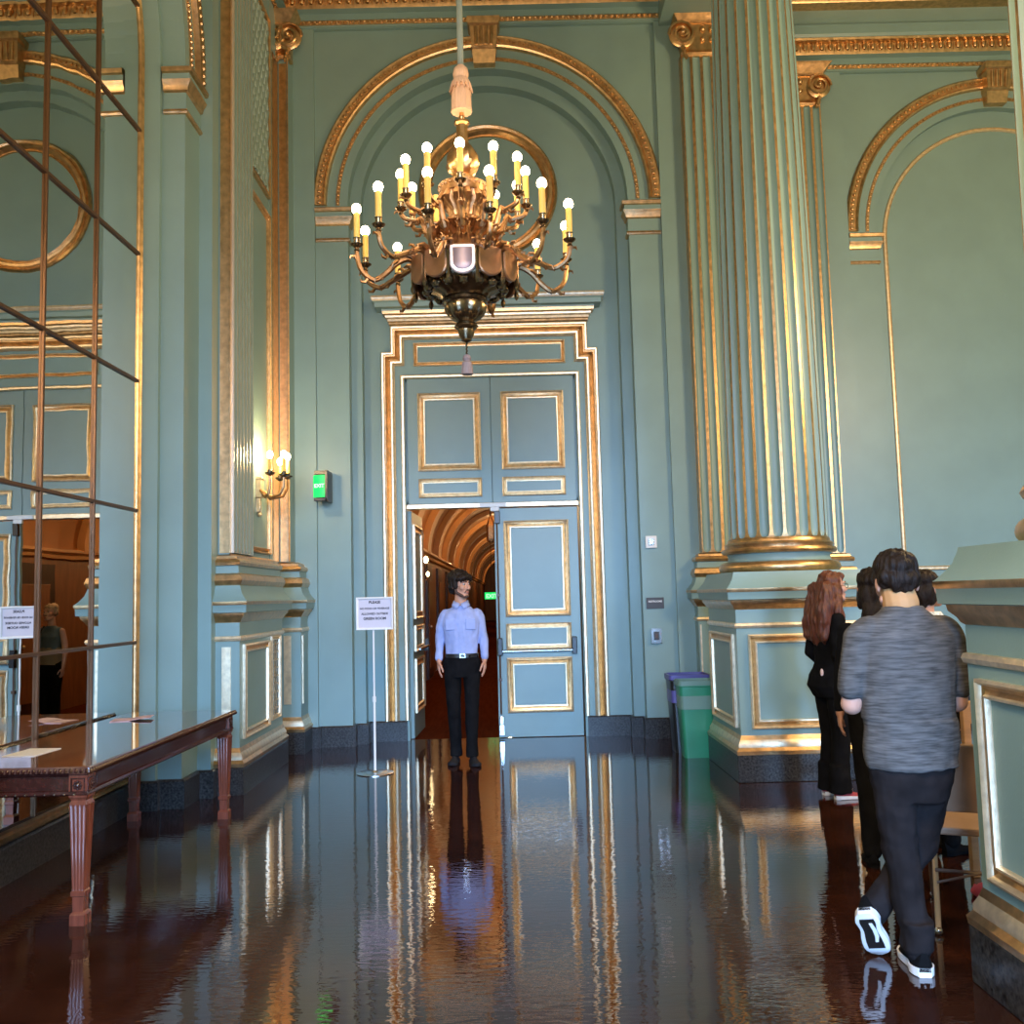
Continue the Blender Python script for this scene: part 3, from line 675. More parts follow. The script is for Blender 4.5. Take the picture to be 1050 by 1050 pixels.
t = thing('wall_panel', 'tall narrow wall panel with a diamond lattice above, between the reeded pilaster and the corner', 'panel', (-2.44, 9.1, 1.97))
mb = MB(); mb.box((-2.46, 8.62, 1.97), (-2.425, 9.60, 8.0)); mb.build('panel_board', M['teal'], t, smooth=0)
mb = MB(); frame(mb, FX(-2.425), 8.645, 2.03, 9.56, 5.55, .055, .04, (0, 0, 0)); mb.build('lower_frame', GOLD2, t)
mb = MB(); frame(mb, FX(-2.425), 8.645, 5.74, 9.56, 7.70, .055, .04, (0, 0, 0)); mb.build('upper_frame', GOLD2, t)
mb = MB(); FXP = FX(-2.425)
for s in (-1, 1):
    for k in range(-8, 10):
        # diagonal laths clipped to the upper opening
        u0, v0 = 8.70, 5.80 + k * .22
        pts = []
        for i in range(41):
            u = 8.70 + .80 * i / 40; v = v0 + (u - 8.70) * 1.9 if s > 0 else v0 + (9.50 - u) * 1.9
            if 5.80 <= v <= 7.64: pts.append((u, v, .012 + (.006 if s > 0 else 0)))
        if len(pts) > 1: mb.tube([pts[0], pts[-1]], .020, 6, X=FXP)
mb.build('lattice', paint('lattice teal', (.24, .34, .32), .4), t)

t = thing('wall_pilaster', 'slim gilded corner pilaster right of the wall sconce', 'pilaster', (-2.38, 10.05, 0))
ped_block(t, [(-2.13, 10.2), (-2.17, 10.2), (-2.17, 9.86), (-2.44, 9.86)][1:])
mb = MB(); mb.box((-2.5, 9.95, 1.96), (-2.30, 10.21, 8.0)); mb.box((-2.5, 9.60, 1.96), (-2.415, 9.95, 8.0)); mb.build('shaft', M['teal'], t, smooth=0)
mb = MB(); mb.box((-2.395, 9.94, 1.97), (-2.315, 9.955, 7.45)); mb.box((-2.42, 9.70, 1.97), (-2.405, 9.93, 7.45)); mb.tube([(-2.303, 9.945, 1.97), (-2.303, 9.945, 7.5)], .008, 6); mb.build('gilt_band', M['gold'], t, smooth=0)
mb = MB(); volute_capital(mb, FY(0), -2.36, .10, 8.0, -10.0, .06); mb.build('capital', M['gold'], t)
mb = MB(); mb.box((-2.345, 9.848, .50), (-2.27, 9.865, 1.2)); mb.box((-2.175, 9.92, .5), (-2.158, 9.95, 1.2)); mb.build('gilt_strip', M['pale_lit_gold'], t, smooth=0)

# ------------------------------------------------------------------ the mirror
t = thing('wall_mirror', 'huge arched wall mirror divided into panes by bronze bars, on the left wall', 'mirror', (-2.92, YB, .22))
R = 1.46; MTILT = .95                                   # the glass sits a little out of true
def mirror_outline(r, zb): return [(YB + r, zb)] + arc(YB, ZS, r, 0, pi, 36) + [(YB - r, zb)]
MT = Matrix.Translation((-2.905, YB, 0)) @ Matrix.Rotation(radians(-MTILT), 4, 'Z') @ Matrix.Translation((2.905, -YB, 0)) @ L
mb = MB(); o_ = mirror_outline(R, .24); mb.add([(a, b, -2.905) for a, b in o_], [tuple(range(len(o_)))], MT)
mb.build('mirror_glass', M['mirror'], t, smooth=0)
mb = MB(); mb.sweep(mirror_outline(R + .055, .235), [(0, 0), (0, .06), (.012, .07), (.022, .06), (.03, .05), (.045, .06), (.055, .065), (.065, .05), (.065, 0)], L @ Matrix.Translation((0, 0, -2.93)), True)
mb.build('gilt_frame', M['gold'], t)
mb = MB()
for y in (YB - .725, YB, YB + .725):
    zt = ZS + sqrt(R * R - (y - YB) ** 2); mb.box((y - .012, .24, -2.906), (y + .012, zt, -2.888), MT)
for z in (.29, 1.27, 2.285, 3.305, 4.33, 5.35, 6.37):
    hw = R if z <= ZS else sqrt(R * R - (z - ZS) ** 2); mb.box((YB - hw, z - .012, -2.906), (YB + hw, z + .012, -2.886), MT)
mb.build('glazing_bars', paint('dull bronze bar', (.15, .08, .045), .4, metal=.7), t, smooth=0, bevel=.004)

# ------------------------------------------------------------------ mahogany table
TB = Matrix.Translation((-2.46, 5.93, 0)) @ Matrix.Rotation(radians(-1.2), 4, 'Z')
t = thing('console_table', 'long mahogany table with fluted tapering legs, pushed against the mirror', 'table', (-2.46, 5.93, 0))
hx, hy = .365, 1.14
mb = MB(); mb.box((-hx - .03, -hy - .03, .735), (hx + .03, hy + .03, .768), TB)
tabletop = mb.build('tabletop', paint('polished tabletop', (.115, .05, .034), .05, var=.25, scale=4, stretch=(6, 1, 1), coat=1., spec=.9), t, smooth=0, bevel=.006)
mb = MB(); ed = rect(-hx - .03, -hy - .03, hx + .03, hy + .03)
n_ = 0
for (a, b) in ((ed[0], ed[1]), (ed[1], ed[2]), (ed[2], ed[3]), (ed[3], ed[0])):
    Ln = sqrt((b[0] - a[0]) ** 2 + (b[1] - a[1]) ** 2); n = int(Ln / .026)
    for i in range(n):
        q = (i + .5) / n; mb.ball((a[0] + (b[0] - a[0]) * q, a[1] + (b[1] - a[1]) * q, .748), (.0115, .0115, .013), 6, 4, TB)
mb.build('beaded_edge', M['dark_wood'], tabletop)
mb = MB(); mb.sweep(rect(-hx, -hy, hx, hy), [(-.004, .735), (-.012, .725), (0, .715), (.0, .65), (-.012, .645), (-.016, .632), (-.006, .622), (.02, .62), (.02, .735)], TB, True)
for sx in (-1, 1): mb.box((sx * hx - (.003 if sx > 0 else .004), -hy + .12, .66), (sx * hx + (.004 if sx > 0 else .003), hy - .12, .705), TB)
for sy in (-1, 1): mb.box((-hx + .12, sy * hy - .004, .66), (hx - .12, sy * hy + .004, .705), TB)
ap = mb.build('apron', M['dark_wood'], t)
for i in range(14):
    x = -hx + .05 + (2 * hx - .1) * i / 13; mb = MB(); mb.ball((x, -hy - .017, .632), .006, 6, 4, TB); mb.build('stud', M['chrome'], ap)
for sx in (-1, 1):
    for sy in (-1, 1):
        c = (sx * (hx - .035), sy * (hy - .035)); o = MB(); XL = TB @ Matrix.Translation((c[0], c[1], 0))
        o.box((-.045, -.045, .615), (.045, .045, .735), XL)
        lg = None; rings = []
        for z, hwd, fl in ((.615, .042, 0), (.60, .036, 0), (.58, .044, .0), (.56, .042, 1), (.175, .029, 1), (.165, .029, 0), (.16, .034, 0), (.14, .034, 0), (.135, .028, 0), (.065, .026, 0), (.06, .032, 0), (.05, .037, 0), (.0, .037, 0)):
            ring = []
            for (dx, dy, ux, uy) in ((-1, -1, 1, 0), (1, -1, 0, 1), (1, 1, -1, 0), (-1, 1, 0, -1)):
                for j in range(12):
                    q = j / 12; dep = .0045 * fl * (1 if (j % 3 == 2) else 0)
                    px_ = dx + ux * 2 * q; py_ = dy + uy * 2 * q; nx, ny = (0, -1) if uy == 0 and ux > 0 else (1, 0) if uy > 0 else (0, 1) if ux < 0 else (-1, 0)
                    ring.append((px_ * hwd - nx * dep, py_ * hwd - ny * dep, z))
            rings.append(ring)
        o.loft(rings, XL); lg = o.build('leg', M['leg_wood'], t, smooth=25)
        o = MB()
        for f in range(4):
            Rf = XL @ Matrix.Rotation(f * pi / 2, 4, 'Z') @ XF((0, -.045, .675), (1, 0, 0), (0, 0, 1), (0, -1, 0))
            o.sweep(rect(-.036, -.036, .036, .036), [(0, 0), (0, .004), (.006, .004), (.008, 0)], Rf, True)
            for k in range(8): o.ball((.017 * cos(k * pi / 4), .017 * sin(k * pi / 4), .004), (.008, .008, .005), 6, 4, Rf)
            o.ball((0, 0, .005), (.011, .011, .007), 8, 5, Rf)
        o.build('rosette', M['dark_wood'], lg)
# leaflet
mb = MB(); Xb = Matrix.Translation((-2.62, 6.62, .7685)) @ Matrix.Rotation(radians(12), 4, 'Z')
mb.box((-.13, -.09, 0), (-.001, .09, .004), Xb); mb.loft([[(0.0, y, .003), (.06, y, .012), (.13, y, .016), (.13, y, .018), (.06, y, .014), (.0, y, .006)] for y in (-.09, .09)], Xb)
o = tag(mb.build('leaflet', M['brochure'], None, smooth=0), 'small folded pink leaflet lying on the mahogany table', 'leaflet')
mb = MB(); Xb = Matrix.Translation((-2.62, 5.25, .7685)) @ Matrix.Rotation(radians(-5), 4, 'Z'); mb.box((-.09, -.13, 0), (.09, .13, .003), Xb)  # flat white sheet added as the pale reflection on the tabletop
o = tag(mb.build('reflection_sheet', M['white'], None, smooth=0), 'white sheet imitating a reflection near the front of the mahogany table', 'paper')

# ------------------------------------------------------------------ chandelier
CX, CY = -.232, 5.85
ch = thing('chandelier', 'large bronze chandelier with two tiers of lit candle bulbs, hanging before the arch', 'chandelier', (CX, CY, 3.0))
T = Matrix.Translation((CX, CY, 0))
mb = MB(); mb.tube([(0, 0, 4.92), (0, 0, 9.6)], .021, 10, X=T); mb.build('suspension_sleeve', M['rope'], ch)
mb = MB(); mb.lathe([(.022, 4.98), (.045, 4.955), (.052, 4.92), (.046, 4.89), (.058, 4.87), (.064, 4.845), (.050, 4.83), (.060, 4.80), (.062, 4.70), (.066, 4.665), (.0, 4.66)], 24, T, wave=lambda a, z: .05 * cos(12 * a) if z < 4.83 else 0)
for k in range(14):
    a = 2 * pi * k / 14; mb.tube([(.058 * cos(a), .058 * sin(a), 4.86), (.073 * cos(a + .15), .073 * sin(a + .15), 4.80), (.060 * cos(a + .3), .060 * sin(a + .3), 4.84)], .006, 5, X=T)
mb.build('silk_tassel', M['tassel'], ch)
body = MB()
body.lathe([(.014, 4.66), (.02, 4.63), (.014, 4.615), (.05, 4.60), (.05, 4.585), (.035, 4.57)], 20, T)
body.lathe([(.038, 4.575), (.034, 4.50), (.038, 4.46), (.068, 4.42), (.098, 4.36), (.104, 4.31), (.086, 4.265), (.055, 4.235), (.07, 4.225), (.07, 4.21), (.05, 4.20)], 32, T, wave=lambda a, z: .09 * sin(8 * a + z * 30) if 4.24 < z < 4.57 else 0)
body.lathe([(.05, 4.21), (.06, 4.17), (.11, 4.16), (.115, 4.14), (.10, 4.12), (.13, 4.105)], 32, T)
body.build('upper_vase', paint('gilt bronze', (.62, .36, .16), .3, metal=.95, var=.25, scale=30), ch)
mb = MB(); mb.lathe([(.12, 4.10), (.15, 4.105), (.155, 4.125), (.16, 4.165), (.15, 4.16), (.14, 4.12)], 40, T)
for k in range(30):
    a = 2 * pi * k / 30; mb.ball((CX + .155 * cos(a), CY + .155 * sin(a), 4.15), .012, 6, 4)
mb.build('crown_ring', M['bronze'], ch)
mb = MB(); mb.lathe([(.145, 4.11), (.14, 4.06), (.095, 4.01), (.085, 3.96), (.105, 3.945), (.105, 3.93), (.085, 3.915), (.09, 3.86), (.115, 3.79), (.135, 3.74), (.14, 3.70)], 48, T, wave=lambda a, z: .07 * cos(14 * a))
for k in range(14):
    a = 2 * pi * k / 14
    mb.tube([(.14 * cos(a), .14 * sin(a), 4.10), (.165 * cos(a), .165 * sin(a), 4.06), (.14 * cos(a), .14 * sin(a), 4.02)], [.02, .022, .006], 6, X=T)
mb.build('acanthus_stem', M['bronze'], ch)
# drum with hanging scalloped shields
mb = MB(); mb.lathe([(.14, 3.72), (.26, 3.70), (.315, 3.675), (.325, 3.65), (.31, 3.635), (.30, 3.55), (.25, 3.545), (.2, 3.56)], 48, T)
mb.build('drum', M['drum'], ch)
for k in range(12):
    a = 2 * pi * (k + .5) / 12 - pi / 2 - pi / 12
    o = MB(); e_r = Vector((cos(a), sin(a), 0)); e_t = Vector((-sin(a), cos(a), 0))
    Xk = XF(Vector((CX, CY, 0)) + e_r * .325, e_t, (0, 0, 1), e_r)
    outl = [(-.078, 3.665), (-.078, 3.545)] + [(.078 * -cos(q), 3.545 - .062 * sin(q)) for q in [pi * i / 10 for i in range(1, 10)]] + [(.078, 3.545), (.078, 3.665)]
    o.loft([[(p[0] * s, 3.6 + (p[1] - 3.6) * s, w) for p in outl] for s, w in ((1, -.012), (1, .006), (.93, .012))], Xk)
    front = k == 0
    pl = o.build('shield', M['shield'] if front else M['drum'], ch)
    if front:
        pl['label'] = 'pale silvered front shield'
        o = MB(); o.loft([[(p[0] * s, 3.595 + (p[1] - 3.6) * s, w) for p in outl] for s, w in ((.74, .010), (.74, .017), (.70, .019))], Xk); o.build('shield_field', M['shieldface'], pl)
    o = MB(); b = a + pi / 12; Xd = Matrix.Translation((CX + .335 * cos(b), CY + .335 * sin(b), 0))
    o.lathe([(.002, 3.44), (.013, 3.455), (.016, 3.475), (.008, 3.50), (.011, 3.52), (.008, 3.66), (.0, 3.67)], 8, Xd); o.build('pendant_drop', M['darkbronze'], ch)
mb = MB(); mb.lathe([(.27, 3.56), (.262, 3.52), (.215, 3.47), (.16, 3.45), (.145, 3.43)], 48, T, wave=lambda a, z: .035 * cos(16 * a)); 
for k in range(16):
    a = 2 * pi * k / 16; mb.ball((CX + .245 * cos(a), CY + .245 * sin(a), 3.49), (.034, .034, .04), 8, 5)
mb.build('gadrooned_funnel', M['darkbronze'], ch)
mb = MB(); mb.lathe([(.10, 3.44), (.135, 3.425), (.138, 3.405), (.125, 3.395), (.128, 3.37), (.115, 3.33), (.085, 3.30), (.05, 3.28), (.04, 3.27)], 48, T, wave=lambda a, z: .05 * cos(16 * a) if z < 3.395 else 0)
mb.build('bowl', M['darkbronze'], ch)
mb = MB(); mb.lathe([(.04, 3.28), (.062, 3.27), (.074, 3.25), (.06, 3.235), (.05, 3.23), (.046, 3.20), (.03, 3.17), (.032, 3.16), (.012, 3.15)], 24, T, wave=lambda a, z: .06 * cos(10 * a)); 
for k in range(8):
    mb.tube([(.008 * (k % 2) - .004, 0, 3.155 - k * .012), (.004 - .008 * (k % 2), 0, 3.143 - k * .012)], .006, 6, X=T)
mb.build('finial', M['darkbronze'], ch)
mb = MB(); mb.lathe([(.004, 3.075), (.022, 3.065), (.028, 3.045), (.02, 3.03), (.03, 3.02), (.034, 2.985), (.036, 2.945), (.0, 2.94)], 20, T, wave=lambda a, z: .06 * cos(9 * a) if z < 3.03 else 0)
mb.build('lower_tassel', M['tasselgrey'], ch)

def candle_arm(ang, r, z_in, r_in, sag, zb, bulb=True, kind='arm'):
    """S-curved branch in the vertical plane at ang, drip pan, candle tube and bulb centred at height zb"""
    e = Vector((cos(ang), sin(ang), 0)); tq = Vector((-sin(ang), cos(ang), 0))
    P = lambda rr, z, s=0.: Vector((CX, CY, 0)) + e * rr + tq * s + Vector((0, 0, z))
    zc = zb - .235                                     # cup height
    pts = []
    ctrl = [(r_in, z_in), (r_in + .06, z_in + .035), (r_in + (r - r_in) * .36, z_in + .0), (r_in + (r - r_in) * .55, zc - sag * .8), (r - .10, zc - sag), (r - .025, zc - sag * .72), (r, zc - sag * .25), (r, zc)]
    n = len(ctrl)
    for i in range(n - 1):
        p0 = ctrl[max(0, i - 1)]; p1 = ctrl[i]; p2 = ctrl[i + 1]; p3 = ctrl[min(n - 1, i + 2)]
        for j in range(5):
            q = j / 5
            f = lambda a, b, c, d: .5 * ((2 * b) + (-a + c) * q + (2 * a - 5 * b + 4 * c - d) * q * q + (-a + 3 * b - 3 * c + d) * q ** 3)
            pts.append(P(f(p0[0], p1[0], p2[0], p3[0]), f(p0[1], p1[1], p2[1], p3[1])))
    pts.append(P(r, zc)); nn = len(pts)
    o = MB(); o.tube(pts, [.021 - .008 * i / nn for i in range(nn)], 7)
    # curling leaf scrolls along the branch
    for i0, up in ((8, 1), (15, -1), (22, -1), (28, 1)):
        if i0 < nn:
            c = pts[i0]; o.tube([c, c + e * .02 + Vector((0, 0, .03 * up)), c + e * .045 + Vector((0, 0, .028 * up)), c + e * .05 + Vector((0, 0, .012 * up))], [.012, .011, .008, .003], 5)
    for i0, k_ in ((4, 1.), (10, .8), (18, .55)):
        if i0 < nn:                                        # clasping leaf
            t_ = (pts[min(i0 + 1, nn - 1)] - pts[i0 - 1]).normalized(); b_ = tq; n_ = t_.cross(b_)
            for sd in (-1, 1):
                c = pts[i0]; o.tube([c - t_ * .03 * k_, c + b_ * sd * .022 * k_ + n_ * .012 * k_, c + t_ * .035 * k_ + b_ * sd * .034 * k_ + n_ * .006, c + t_ * .06 * k_ + b_ * sd * .026 * k_ - n_ * .01], [.012 * k_, .017 * k_, .012 * k_, .003], 6)
    o.tube([P(r_in - .02, z_in + .05), P(r_in + .04, z_in + .075), P(r_in + .085, z_in + .055), P(r_in + .08, z_in + .025), P(r_in + .055, z_in + .03)], [.015, .014, .012, .009, .006], 6)
    a = o.build(kind, M['bronze'], ch)
    Xc = Matrix.Translation(P(r, 0))
    o = MB(); o.lathe([(.010, zc - .03), (.018, zc - .02), (.012, zc - .005), (.036, zc + .012), (.040, zc + .020), (.018, zc + .022), (.022, zc + .03), (.019, zc + .05), (.024, zc + .06), (.012, zc + .062)], 14, Xc)
    o.build('drip_pan', M['darkbronze'], a)
    o = MB(); o.lathe([(.019, zc + .055), (.019, zb - .018 if bulb else zb + .015), (.012, zb - .012 if bulb else zb + .018)], 12, Xc); o.build('candle_tube', M['candle'], a)
    if bulb:
        o = MB(); o.ball((CX + e.x * r, CY + e.y * r, zb + .010), (.030, .030, .034), 12, 8); o.build('bulb', M['bulb'], a, smooth=180)
for k in range(12): candle_arm(radians(15 + 30 * k), .68, 3.63, .30, .15 + (.0 if k % 2 else .05), 3.952, True)
for k in range(12): candle_arm(radians(-(30 * k)), .40, 3.83, .12, .07, 4.25, k != 8)
# ------------------------------------------------------------------ wall sconce
sc_ = thing('wall_sconce', 'bronze and ivory wall sconce with lit candle bulbs, on the narrow left panel', 'wall light', (-2.42, 9.13, 2.4))
mb = MB(); mb.box((-2.43, 9.085, 2.56), (-2.37, 9.175, 2.74)); mb.box((-2.43, 9.10, 2.42), (-2.385, 9.16, 2.56)); mb.box((-2.43, 9.08, 2.735), (-2.36, 9.18, 2.76)); mb.ball((-2.40, 9.13, 2.40), .024)
mb.build('backplate', M['pale_lit_gold'], sc_, smooth=30, bevel=.006)
k = 0
for dy, rx, zt in ((-.20, .15, 2.91), (-.07, .25, 2.93), (.09, .25, 2.93), (.20, .15, 2.90)):
    y = 9.13 + dy; x = -2.40 + rx
    o = MB(); o.tube([(-2.38, 9.13 + dy * .2, 2.63), (-2.38 + rx * .4, 9.13 + dy * .5, 2.56), (-2.38 + rx * .75, 9.13 + dy * .9, 2.58), (x, y, 2.66), (x, y, 2.76)], [.016, .018, .015, .013, .012], 8); a = o.build('arm', M['bronze'], sc_)
    o = MB(); o.lathe([(.012, 2.745), (.045, 2.765), (.05, 2.78), (.02, 2.78), (.024, 2.80), (.012, 2.81)], 12, Matrix.Translation((x, y, 0))); o.build('drip_pan', M['darkbronze'], a)
    o = MB(); o.lathe([(.017, 2.80), (.017, zt), (.01, zt + .005)], 10, Matrix.Translation((x, y, 0))); o.build('candle_tube', M['candle'], a)
    o = MB(); o.ball((x, y, zt + .04), (.03, .03, .04), 10, 7); o.build('bulb', M['bulb'], a, smooth=180)

# ------------------------------------------------------------------ exit sign on the wall
ex = thing('exit_sign', 'glowing green sign in a black bracket, on the teal wall right of the sconce', 'sign', (-1.96, 10.2, 2.6))
mb = MB(); mb.box((-1.925, 9.93, 2.60), (-1.895, 10.2, 2.93)); mb.box((-2.04, 9.93, 2.60), (-1.90, 9.99, 2.635)); mb.box((-2.04, 9.95, 2.885), (-1.90, 10.02, 2.925)); mb.box((-2.03, 9.99, 2.62), (-1.92, 10.2, 2.90))
mb.build('bracket', M['black'], ex, smooth=0, bevel=.004)
A = [(-2.055 + .13 * i / 6, 9.985 - .04 * sin(pi * i / 12)) for i in range(7)]
mb = MB(); mb.loft([[(p[0], p[1], z) for p in A] + [(p[0], p[1] + .015, z) for p in A[::-1]] for z in (2.645, 2.88)]); mb.build('lit_panel', M['exit'], ex, smooth=60)
text_mesh('EXIT', .055, XF((-1.985, 9.938, 2.745), Vector((.125, -.028, 0)).normalized(), (0, 0, 1), Vector((-.028, -.125, 0)).normalized()), 'lettering', M['exitletter'], ex)

# ------------------------------------------------------------------ wall plates right of the door
def plate(name, label, cat, x0, z0, x1, z1, mat, y=10.2, d=.012):
    t = thing(name, label, cat, ((x0 + x1) / 2, y, z0)); o = MB(); o.box((x0, y - d, z0), (x1, y, z1)); o.build('plate', mat, t, smooth=0, bevel=.003); return t
yw = 10.25
t = plate('room_sign', 'small dark engraved room sign on the wall right of the door', 'sign', 1.47, 1.375, 1.66, 1.495, M['plate'], yw)
text_mesh('RESTROOMS', .026, XF((1.565, yw - .0125, 1.445), (1, 0, 0), (0, 0, 1), (0, -1, 0)), 'lettering', M['white'], t)
t = plate('thermostat', 'grey thermostat box below the dark room sign', 'thermostat', 1.505, 1.005, 1.62, 1.165, M['chrome'], yw, .035)
o = MB(); o.box((1.535, yw - .042, 1.04), (1.59, yw - .034, 1.13)); o.build('window', M['plate'], t, smooth=0, bevel=.004)
o = MB(); o.box((1.55, yw - .05, 1.065), (1.575, yw - .041, 1.11)); o.build('lever', M['browntube'], t, smooth=0)
t = plate('fire_alarm_strobe', 'small white wall device above the dark room sign', 'alarm', 1.485, 2.03, 1.605, 2.16, M['white'], yw, .03)
o = MB(); o.box((1.515, yw - .045, 2.06), (1.575, yw - .029, 2.13)); o.build('lens', M['chrome'], t, smooth=0, bevel=.005)

# ------------------------------------------------------------------ notice on a stand
SX, SY = -1.245, 8.65
st = thing('sign_stand', 'white framed notice on a thin pole stand with round base, left of the doorway', 'sign', (SX, SY, 0))
mb = MB(); mb.lathe([(.0, 0), (.165, 0), (.165, .006), (.15, .012), (.03, .016), (.02, .03), (0, .03)], 40, Matrix.Translation((SX, SY, 0))); mb.build('base', M['chrome'], st)
mb = MB(); mb.tube([(SX, SY, .02), (SX, SY, .66)], .011, 10); mb.tube([(SX, SY, .64), (SX, SY, 1.30)], .0085, 10); mb.build('pole', M['white'], st)
mb = MB(); mb.tube([(SX, SY, .63), (SX, SY, .68)], .017, 10); mb.build('clamp', M['white'], st)
XS = FY(SY - .012) @ Matrix.Translation((SX + .015, 1.425, 0))
mb = MB(); mb.box((-.155, -.135, -.012), (.155, .135, .0), XS); mb.build('notice', M['paper'], st, smooth=0)
mb = MB(); mb.sweep(rect(-.168, -.148, .168, .148), [(0, -.018), (0, .012), (.004, .016), (.014, .014), (.022, .003), (.022, -.018)], XS, True); mb.build('frame', M['white'], st, smooth=0)
mb = MB(); mb.box((-.165, -.145, -.019), (.165, .145, -.012), XS); mb.build('back', M['white'], st, smooth=0)
for s, sz, v in (('PLEASE', .034, .090), ('NO FOOD OR BEVERAGE', .0235, .037), ('ALLOWED OUTSIDE', .0265, -.012), ('GREEN ROOM', .032, -.056)):
    text_mesh(s, sz, XS @ Matrix.Translation((0, v, .0005)), 'lettering', M['ink'], st)
for s, sz, v in (('PLEASE', .034, .090), ('NO FOOD OR BEVERAGE', .0235, .037), ('ALLOWED OUTSIDE', .0265, -.012), ('GREEN ROOM', .032, -.056)):
    text_mesh(s, sz, FPY(SY + .0195) @ Matrix.Translation((-SX - .015, 1.425 + v, 0)), 'lettering', M['ink'], st)

# ------------------------------------------------------------------ bins
def bin_(name, label, cx, cy, w, d, h, mat, rim, rz):
    t = thing(name, label, 'bin', (cx, cy, 0), rz=rz); X = Matrix.Translation((cx, cy, 0)) @ Matrix.Rotation(rz, 4, 'Z')
    def rr(hw, hd, z, c=.035): 
        return [(sx * (hw - c) + c * cos(a), sy * (hd - c) + c * sin(a), z) for sx, sy, a0 in ((1, 1, 0), (-1, 1, pi / 2), (-1, -1, pi), (1, -1, 3 * pi / 2)) for a in [a0 + pi / 2 * i / 4 for i in range(5)]]
    o = MB(); k = .80
    o.loft([rr(w * k, d * k, 0), rr(w * k, d * k, .015), rr(w * .97, d * .97, h - .06), rr(w * .97, d * .97, h - .055), rr(w * 1.03, d * 1.03, h - .05), rr(w * 1.03, d * 1.03, h), rr(w * .96, d * .96, h), rr(w * .95, d * .95, h - .06), rr(w * k * .95, d * k * .95, .03)], X)
    b = o.build('tub', mat, t, smooth=40)
    o = MB(); o.loft([rr(w * 1.045, d * 1.045, h - .04), rr(w * 1.05, d * 1.05, h + .006), rr(w * .95, d * .95, h + .008), rr(w * .93, d * .93, h - .25), rr(w * .5, d * .5, h - .30), rr(w * .5, d * .5, h - .305), rr(w * .94, d * .94, h - .26), rr(w * .96, d * .96, h + .002), rr(w * 1.035, d * 1.035, h)], X, caps=False); o.build('liner', rim, t)
    return t
bin_('waste_bin', 'green plastic waste bin standing against the column pedestal', 1.735, 9.10, .17, .13, .71, M['green_bin'], paint('grey green rim', (.16, .27, .22), .4), 0)
bin_('waste_bin', 'black waste bin with a purple liner, half hidden behind the green bin', 1.72, 9.42, .19, .16, .74, M['black'], M['purple'], 0)

# ------------------------------------------------------------------ folding chair behind the near pedestal, and a wooden one beyond
def folding_chair(cx, cy, rz, label):
    t = thing('folding_chair', label, 'chair', (cx, cy, 0), rz=rz); X = Matrix.Translation((cx, cy, 0)) @ Matrix.Rotation(rz, 4, 'Z')
    def slab(u0, u1, a, b, th, n=6):
        rings = []
        for i in range(n + 1):
            q = i / n; p = Vector(a) + (Vector(b) - Vector(a)) * q; ins = .03 * (1 - sqrt(max(0, 1 - (abs(2 * q - 1)) ** 6)))
            d = (Vector(b) - Vector(a)).normalized(); nn = d.cross(Vector((1, 0, 0)))
            rings.append([tuple(Vector((u0 + ins, p.y, p.z)) + nn * th), tuple(Vector((u1 - ins, p.y, p.z)) + nn * th), tuple(Vector((u1 - ins, p.y, p.z)) - nn * th), tuple(Vector((u0 + ins, p.y, p.z)) - nn * th)])
        return rings
    o = MB(); o.loft(slab(-.215, .215, (0, -.2, .455), (0, .2, .43), .018), X); o.build('seat', M['tan'], t, smooth=0, bevel=.01)
    o = MB(); o.loft(slab(-.215, .215, (0, .24, .53), (0, .30, .84), .014), X); o.build('backrest', M['tan'], t, smooth=0, bevel=.01)
    for s in (-1, 1):
        o = MB(); o.tube([(s * .225, .30, .86), (s * .225, .235, .52), (s * .225, -.24, .02)], .0125, 8, X=X); lg = o.build('leg', M['browntube'], t)
        o = MB(); o.ball((s * .225, -.245, .018), .018, 8, 6, X); o.build('foot', M['chrome'], lg)
        o = MB(); o.tube([(s * .205, -.16, .44), (s * .205, .10, .30), (s * .205, .30, .02)], .0125, 8, X=X); lg = o.build('leg', M['tanmetal'], t)
        o = MB(); o.ball((s * .205, .305, .018), .018, 8, 6, X); o.build('foot', M['chrome'], lg)
    o = MB(); o.tube([(-.205, .16, .245), (.205, .16, .245)], .009, 6, X=X); o.tube([(-.2, .12, .30), (.2, .20, .20)], .006, 6, X=X); o.build('crossbar', M['browntube'], t)
    return t
folding_chair(2.18, 4.545, radians(156), 'tan padded folding chair behind the near pedestal, its leg beside the grey-shirted man')
t = thing('wooden_chair', 'pale wooden chair back standing behind the tan folding chair', 'chair', (2.64, 4.98, 0), rz=radians(180))
X = Matrix.Translation((2.64, 4.98, 0)) @ Matrix.Rotation(radians(180), 4, 'Z')
o = MB(); o.box((-.22, -.22, .43), (.22, .2, .46), X); o.build('seat', M['oak'], t, smooth=0, bevel=.008)
o = MB(); o.box((-.2, -.235, .80), (.2, -.205, .92), X); o.box((-.2, -.23, .60), (.2, -.21, .66), X); o.build('backrest', M['oak'], t, smooth=0, bevel=.006)
for sx in (-1, 1):
    for sy in (-1, 1):
        o = MB(); o.box((sx * .2 - .02, sy * .2 - .02, 0), (sx * .2 + .02, sy * .2 + .02, .92 if sy < 0 else .43), X); o.build('leg', M['oak'], t, smooth=0, bevel=.004)
mb = MB(); X = Matrix.Translation((2.30, 4.78, 0)); 
rings = []
for q in [i / 8 for i in range(9)]:
    y = -.12 + .24 * q; h = .05 + .05 * sin(pi * min(1, q * 1.2)); w = .045 * sqrt(max(.05, 1 - (2 * q - 1) ** 4)); rings.append([(w * cos(a), y, max(0, h * .5 + h * .5 * sin(a))) for a in [2 * pi * i / 12 for i in range(12)]])
